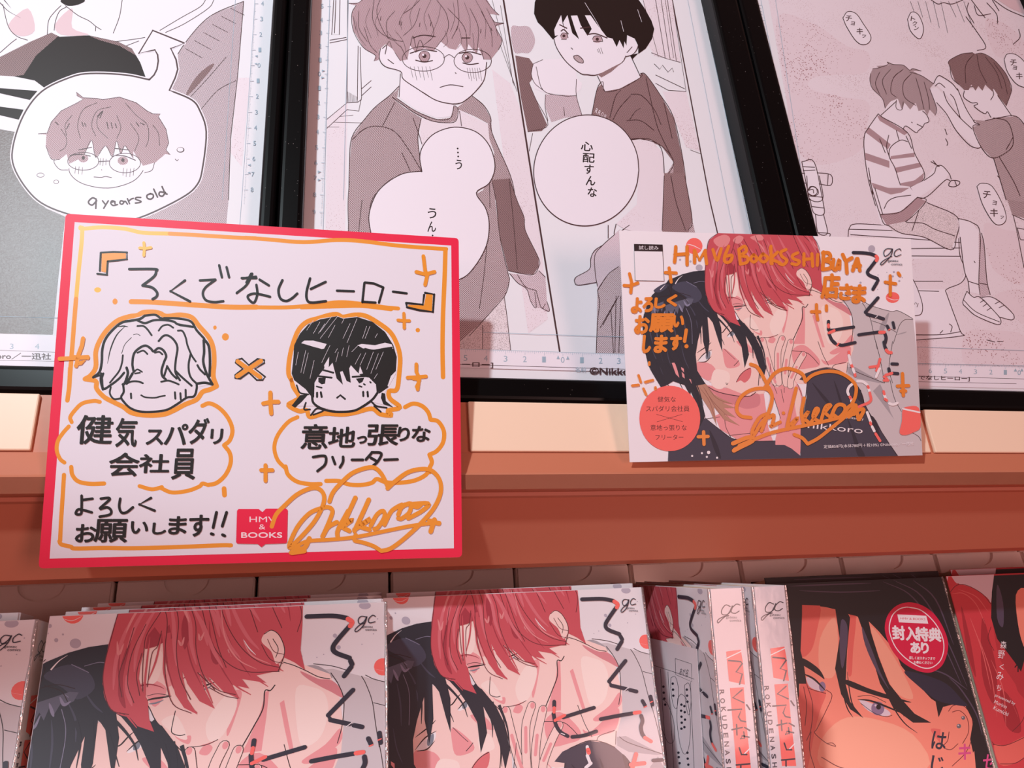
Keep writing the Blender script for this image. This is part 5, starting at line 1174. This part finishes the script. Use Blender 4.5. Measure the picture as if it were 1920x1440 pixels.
fs.crop(*G_).fill(pw, '770,40 830,280 890,370 1030,340 1180,200 1120,160 1060,80', False).fill(th, '775,50 900,90 1060,90 1000,125 920,140 790,90|840,290 990,270 1120,160 1185,190 1040,340 890,370', False).line(lk, '760,30 840,290 890,370 1030,345 1185,190 1120,160|840,290 990,270 1120,160|870,245 900,190 960,160 1070,145|800,90 860,290', 1.1)
fs.fill(ts, '900,370 1050,340 1190,200 1420,310 1420,440 1370,555 1340,540 1170,460 1000,430 930,410', False).line(lk, '1190,200 1420,310 1410,470 1370,555 1170,460 1000,430 900,370|1030,340 1050,350 1160,355 1250,400 1400,450|1130,260 1080,410', 1.1)
fs.fill(pw, '1430,320 1530,350 1590,430 1580,780 1590,890 1510,870 1500,790 1470,700 1440,460', False).fill(tl, '1580,420 1620,500 1640,800 1660,890 1590,910 1580,780', False).line(lk, '1430,320 1530,350 1590,430 1580,780 1590,890|1440,460 1470,700 1500,790 1510,880|1600,430 1620,520 1640,780 1665,890|1500,790 1580,815|1590,805 1640,815|1545,640 1552,650', 1.1)
fs.fill(pw, '1490,865 1460,950 1490,990 1560,1050 1720,1115 1745,1080 1700,1020 1600,930 1520,900|1600,910 1680,910 1840,1040 1830,1080 1740,1060 1640,950', False).line(lk, '1490,865 1460,950 1490,990 1560,1050 1720,1115 1745,1080 1700,1020 1590,910 1540,910 1490,865|1465,930 1560,1020 1735,1095|1600,910 1680,910 1760,960 1840,1040 1830,1080 1740,1060|1590,950 1620,930|1610,980 1640,960|1640,1010 1670,990|1700,960 1740,940|1730,990 1770,970', 1.0)
fp = PA(*F_)
fp.fill(pw, '1490,640 1480,700 1560,760 1640,820 1680,840 1720,860 1840,840 1790,760 1700,640', False).line(lk, '1490,655 1485,700 1540,740 1575,740 1585,752 1560,760|1560,768 1600,800 1640,820 1655,805 1680,845|1690,640 1700,680 1680,720|1730,690 1830,835|1500,630 1550,625', 1.1)
fp.fill(td, '1372,455 1390,430 1470,390 1550,380 1570,390 1620,385 1700,430 1780,520 1815,590 1830,650 1810,720 1790,765 1740,700 1700,640 1690,660 1640,610 1620,655 1590,620 1570,655 1540,610 1520,650 1490,650 1450,610 1420,580 1390,500', False)
fp.line(lk, '1372,455 1390,430 1470,390 1550,380|1570,390 1620,385 1700,430 1780,520 1815,590 1830,650 1790,765|1385,470 1400,560 1450,610|1560,390 1500,470 1500,600|1580,395 1600,500 1650,600|1640,410 1720,520 1760,640|1700,450 1770,560 1800,680', 0.9)
fp.fill(pw, '1245,640 1290,630 1350,690 1450,850 1560,930 1610,1060 1560,1060 1430,940 1330,790 1280,740|1275,600 1290,550 1350,570 1440,640 1500,780 1570,880 1550,930 1460,850 1400,740 1340,660', False)
fp.line(lk, '1290,740 1360,820 1430,940 1520,1040 1580,1068 1610,1060|1340,660 1370,740 1460,850 1545,930|1440,640 1500,780 1565,885|1270,600 1290,560 1310,545 1340,560 1400,600 1440,650|1280,620 1310,600 1350,630|1390,680 1420,720 1460,850', 1.1)
fp.fill(tn, '1560,865 1640,870 1740,848 1860,838 1940,920 1940,1460 1790,1440 1700,1140 1690,1138 1610,1060 1550,915 1600,900', False).line(lk, '1560,865 1560,880 1600,900 1550,915 1610,1060 1690,1138 1790,1100 1840,1040 1830,940 1790,870 1700,850|1640,870 1740,848 1860,838 1940,920|1700,1140 1790,1440|1840,990 1790,1080|1740,1130 1840,1300 1890,1410', 1.1)
top = PA(*F_)
top.fill(pp, '1700,-20 1940,-20 1940,110 1820,60', False).line(lk, '1250,0 1300,30 1340,20 1400,30 1480,0|1520,20 1510,80 1560,170|1540,0 1600,80 1640,130|1650,20 1720,100 1730,170|1690,0 1740,80|1560,40 1590,110 1680,100|1500,120 1580,230 1645,340 1580,365|1700,0 1800,70 1940,130|1880,210 1890,270 1840,320', 1.0)
for j in range(8): top.line(lk, '%d,10 %d,%d' % (1100 + j * 55, 1130 + j * 60, 90 + (j * 37) % 150), 0.5, False)
for bo, txt, x, y, s_, dx in (('615,130 650,85 710,100 760,170 815,260 800,310 750,322 700,285 640,190', 'チョキッ', 632, 108, 44, 40), ('1080,140 1110,88 1160,110 1195,200 1180,270 1150,275 1100,220', 'トクン', 1102, 118, 32, 12), ('1775,430 1800,390 1870,400 1940,480 1950,620 1870,610 1800,520', 'チョキ', 1815, 425, 46, 22)):
    top.fill(pw, bo, True).line(lk, bo + ' ' + bo.split()[0], 1.0)
    for i, ch in enumerate(txt):
        q_ = s_ * (0.6 if ch in 'ョッ' else 1); top.text(lk, ch, x + i * dx, y + i * s_ * 1.05 + q_, q_, q_, 8, 0.2)
top.crop(*G_)
for bo in ('1565,80 1600,55 1680,80 1760,220 1785,320 1750,365 1690,350 1610,220',):
    top.fill(pw, bo, True).line(lk, bo + ' ' + bo.split()[0], 1.0)
for ch, x, y, s_ in (('チ', 1605, 165, 58), ('ョ', 1680, 215, 30), ('キ', 1660, 300, 58), ('ッ', 1740, 320, 24)): top.text(lk, ch, x, y, s_, s_, 10, 0.2)
bo = '1020,700 1080,770 1120,850 1155,960 1150,1030 1110,1048 1040,1045'
top.fill(pw, bo, True).line(lk, bo, 1.0).line(lk, '1092,950 1098,965|1106,948 1112,962|1125,955 1115,985', 0.9, False)
ru = Art(*F_)
ru.line(blu, '25,0 260,1200 330,1560|130,0 310,1200 400,1750', 0.7, False).fill(blu, '20,140 40,145 22,152|30,182 50,188 32,195|145,770 165,775 148,782|155,820 175,826 158,834', False)
for j in range(60): ru.line(blu, '%.0f,%d %.0f,%d' % (10 + j * 4.4, 40 + j * 22, 24 + j * 4.4 + (8 if j % 5 == 0 else 0), 40 + j * 22), 0.5, False)
ru.crop(); ru.fill(pw, [(1700, 684), (1960, 690), (1960, 730), (1700, 724)], False)
ru.line(blu, '1690,650 1960,659|1690,681 1960,687', 0.8, False).line(lk, '1700,705 1960,712|1720,716 1905,720', 0.8, False)
for ch, x in (('7', 1715), ('6', 1743.6), ('5', 1772), ('4', 1800), ('3', 1828), ('2', 1857), ('1', 1884), ('0', 1910)):
    ru.text(blu, ch, x - 3, 700 + (x - 1743) * .022, 6, 9)
    for j in range(10): ru.line(blu, '%.1f,%.1f %.1f,%.1f' % (x + j * 2.8, 683 + (x - 1743) * .024, x + j * 2.8, 683 + (x - 1743) * .024 + (6 if j == 0 else 3)), 0.5, False)
ru.fill(blu, '1900,697 1903,691 1906,697|1912,697 1915,691 1918,697', False).text(lk, '「ろくでなしヒーロー]', 1690, 713, 127, 9.5, 1.2, 0.2)
page_art(fr_c, [('printed_backdrop', bg), ('printed_stool', stool), ('printed_tap', tap), ('printed_person', fs), ('printed_person', fp), ('sound_bubbles', top), ('ruler_marks', ru)])
# ---------------------------------------------------------------- place the books
def gcopy(name_label, pl, tl, group, dn=0.0, da=0.0, db=0.0):
    e, fc, sp = book('comic_book', name_label, pl.mat(tl[0] + da, tl[1] + db, -dn), group, BW, BH, BT, cov_m)
    cover_print(fc)
    return e
GR = 'copies of the comic with two men on a white cover'
step = BT + 0.0016
to_letter = []
def pile(pl, tl, labels, shifts):
    for i, lab in enumerate(labels):
        e = gcopy(lab, pl, tl, GR, i * step, *shifts[i])
        if i == 0:
            seam(e, BW + 0.0003, 0.0001)
            to_letter.append(next(c for c in e.children if c.name.startswith('spine')))
def rise(pl, tl, k, px_up, px_right):
    """shift of the k-th copy so that its top edge peeks px_up photo pixels above the front one"""
    x0, y0 = pl.px(*tl)
    q = pl.off(-k * step).p(x0 + px_right, y0 - px_up)
    o = pl.off(-k * step).p(*pl.px(*tl)); c = pl.cam(*tl, -k * step) - pl.off(-k * step).o
    return (q[0] - tl[0], q[1] - tl[1])
pile(PL1, B1, ['front comic of the left pile, face out below the pink-bordered card, its whole top visible', 'second comic in the left pile, directly behind the front one, only its top edge showing',
               'third comic in the left pile, top edge peeking above the second one', 'rearmost comic of the left pile, its red-printed top edge touching the cartons'],
     [(0, 0)] + [rise(PL1, B1, k, 8 * k, 30 * k) for k in (1, 2, 3)])
pile(PL2, B2, ['face-out comic right of the front pile, its left edge hidden behind that pile', 'comic directly behind the second face-out book, just its top edge showing'], [(0, 0), rise(PL2, B2, 1, 9, 6)])
PL0 = PAN.off(N1 - 0.0075); t0 = PL0.p(68, 1161)
B0 = (t0[0] - BW, t0[1])
pile(PL0, B0, ['shrink-wrapped comic cut off by the left frame edge, its right side and spine visible', 'comic behind the cut-off one at the far left, only top edge seen'], [(0, 0), rise(PL0, B0, 1, 16, 6)])
# two copies standing with their spines out
for i, (sa, sb, lab) in enumerate(((0.0, 0.0, 'left one of the two comics standing spine out, a grey leaflet inside its wrapper'), (SP2o[0], SP2o[1], 'right one of the two comics standing spine out, beside the black-haired cover'))):
    # front cover faces -X: local a runs from the fore edge to the spine
    org = SP1.cam(sa, sb, 0)
    m4 = Matrix((ROT @ SP1.n, ROT @ SP1.ey, ROT @ -SP1.ex)).transposed().to_4x4()
    m4 = Matrix.Translation(c2w(org - SP1.n * BW)) @ m4
    e, fc, sp = book('comic_book', lab, m4, 'comics standing spine out', BW, BH, STH, cov_m, spine_m)
    cover_print(fc)
    seam(e, BW + 0.0003, 0.0001); seam(e, BW + 0.0003, -STH)
    if i == 0:
        prn = show('spine_lettering', spine_print(GM), map_spine, None, (0.0003, -BH, STH - 0.0003, -0.0003), 0.0)
        pm = prn.data
        # turn the print from spine axes into the book's axes
        for v in pm.vertices:
            a_, b_, c_ = v.co; v.co = (BW + 0.00065 + c_, b_, -a_)
        pm.flip_normals()
        prn.parent = sp
    else:
        link('spine_lettering', pm, sp)
for s_ in to_letter: link('spine_lettering', pm, s_)
# leaflet slipped over the left spine-out book's cover
LC = Plane.__new__(Plane); LC.o = SP1.cam(-0.0008, 0, 0); LC.ex = SP1.n; LC.ey = SP1.ey; LC.n = -SP1.ex
lq = [LC.p(*c) for c in ((1217, 1196), (1306, 1217), (1321, 1470), (1235, 1470))]
leaf = thing('leaflet', 'pale grey printed leaflet wrapped onto the cover of the left spine-out comic', 'leaflet', LC.mat())
slab('paper_sheet', leaf, lq, -0.0003, 0.0, GM('leaf'))
la = Art(*K3); k = GM('title')
la.line(k, '945,738 1090,785 1215,830|1088,692 1196,728 1200,848 1092,800 1088,692|1040,780 1060,1100 1080,1440|1190,850 1200,1100 1215,1440|990,760 1010,1100 1040,1440', 0.8, False)
la.line(k, '1060,820 1090,815 1110,900 1100,1020 1075,1000 1060,900 1060,820|1105,960 1130,930 1170,980 1190,1120 1180,1280 1150,1330 1120,1260 1100,1100 1105,960|1150,870 1180,860 1195,960 1180,1070 1160,1000 1150,870|1000,960 1040,1000 1080,1120 1080,1240 1040,1250 1000,1160', 0.8)
la.text(k, 'あだ名', 1113, 802, 58, 50, 12)
la.dots(k, '1130,1000 1128,1040 1130,1080 1132,1120 1130,1160 1150,1010 1152,1050 1154,1100 1150,1150 1010,880 1012,920 1016,960 1022,1000 1072,860 1074,900 1076,940 1166,900 1168,940 1170,980 1110,1320 1112,1350 1118,1390 1170,1320 1172,1360 1176,1400', 2.4)
show('leaflet_print', la, LC.p, leaf)
# the cover with the black-haired face, and the red one beside it
N3 = -0.054; PL3 = PAN.off(N3); TR3 = PL3.p(1765, 1081); B3 = (TR3[0] - BW, TR3[1])
R0 = (0.0003, -BH, BW - 0.0003, -0.0003)
def dark(lab, dn, sh):
    e, fc, sp = book('comic_book', lab, PL3.mat(B3[0] + sh[0], B3[1] + sh[1], -dn), 'copies of the black-haired-face comic', BW, BH, BT, cov_dark)
    if dn == 0:
        f3 = lambda x, y: (PL3.p(x, y)[0] - B3[0], PL3.p(x, y)[1] - B3[1])
        dark.me = show('cover_illustration', dark_cover(GM), f3, fc, R0)
        seam(e, BW + 0.0003, 0.0001)
        show('round_sticker', round_sticker(GM), f3, fc, None)
    else: link('cover_illustration', dark.me.data, fc)
dark('black-haired man comic with a round red sticker on its wrapped cover', 0, (0, 0))
dark('comic behind the stickered black-haired cover, just a dark top edge visible', step, rise(PL3, B3, 1, 12, 10))
PL4 = PAN.off(N3 - 0.001); TL4 = PL4.p(1773, 1080)
def redb(lab, dn, sh):
    e, fc, sp = book('comic_book', lab, PL4.mat(TL4[0] + sh[0], TL4[1] + sh[1], -dn), 'copies of the red-haired comic at the right edge', BW, BH, BT, cov_red)
    if dn == 0:
        f4 = lambda x, y: (PL4.p(x, y)[0] - TL4[0], PL4.p(x, y)[1] - TL4[1])
        redb.me = show('cover_illustration', red_cover(GM), f4, fc, R0)
    else: link('cover_illustration', redb.me.data, fc)
redb('red-covered comic cut off by the right edge, showing long red hair', 0, (0, 0))
redb('comic behind the rightmost red cover, only its top edge in view', step, rise(PL4, TL4, 1, 12, 8))
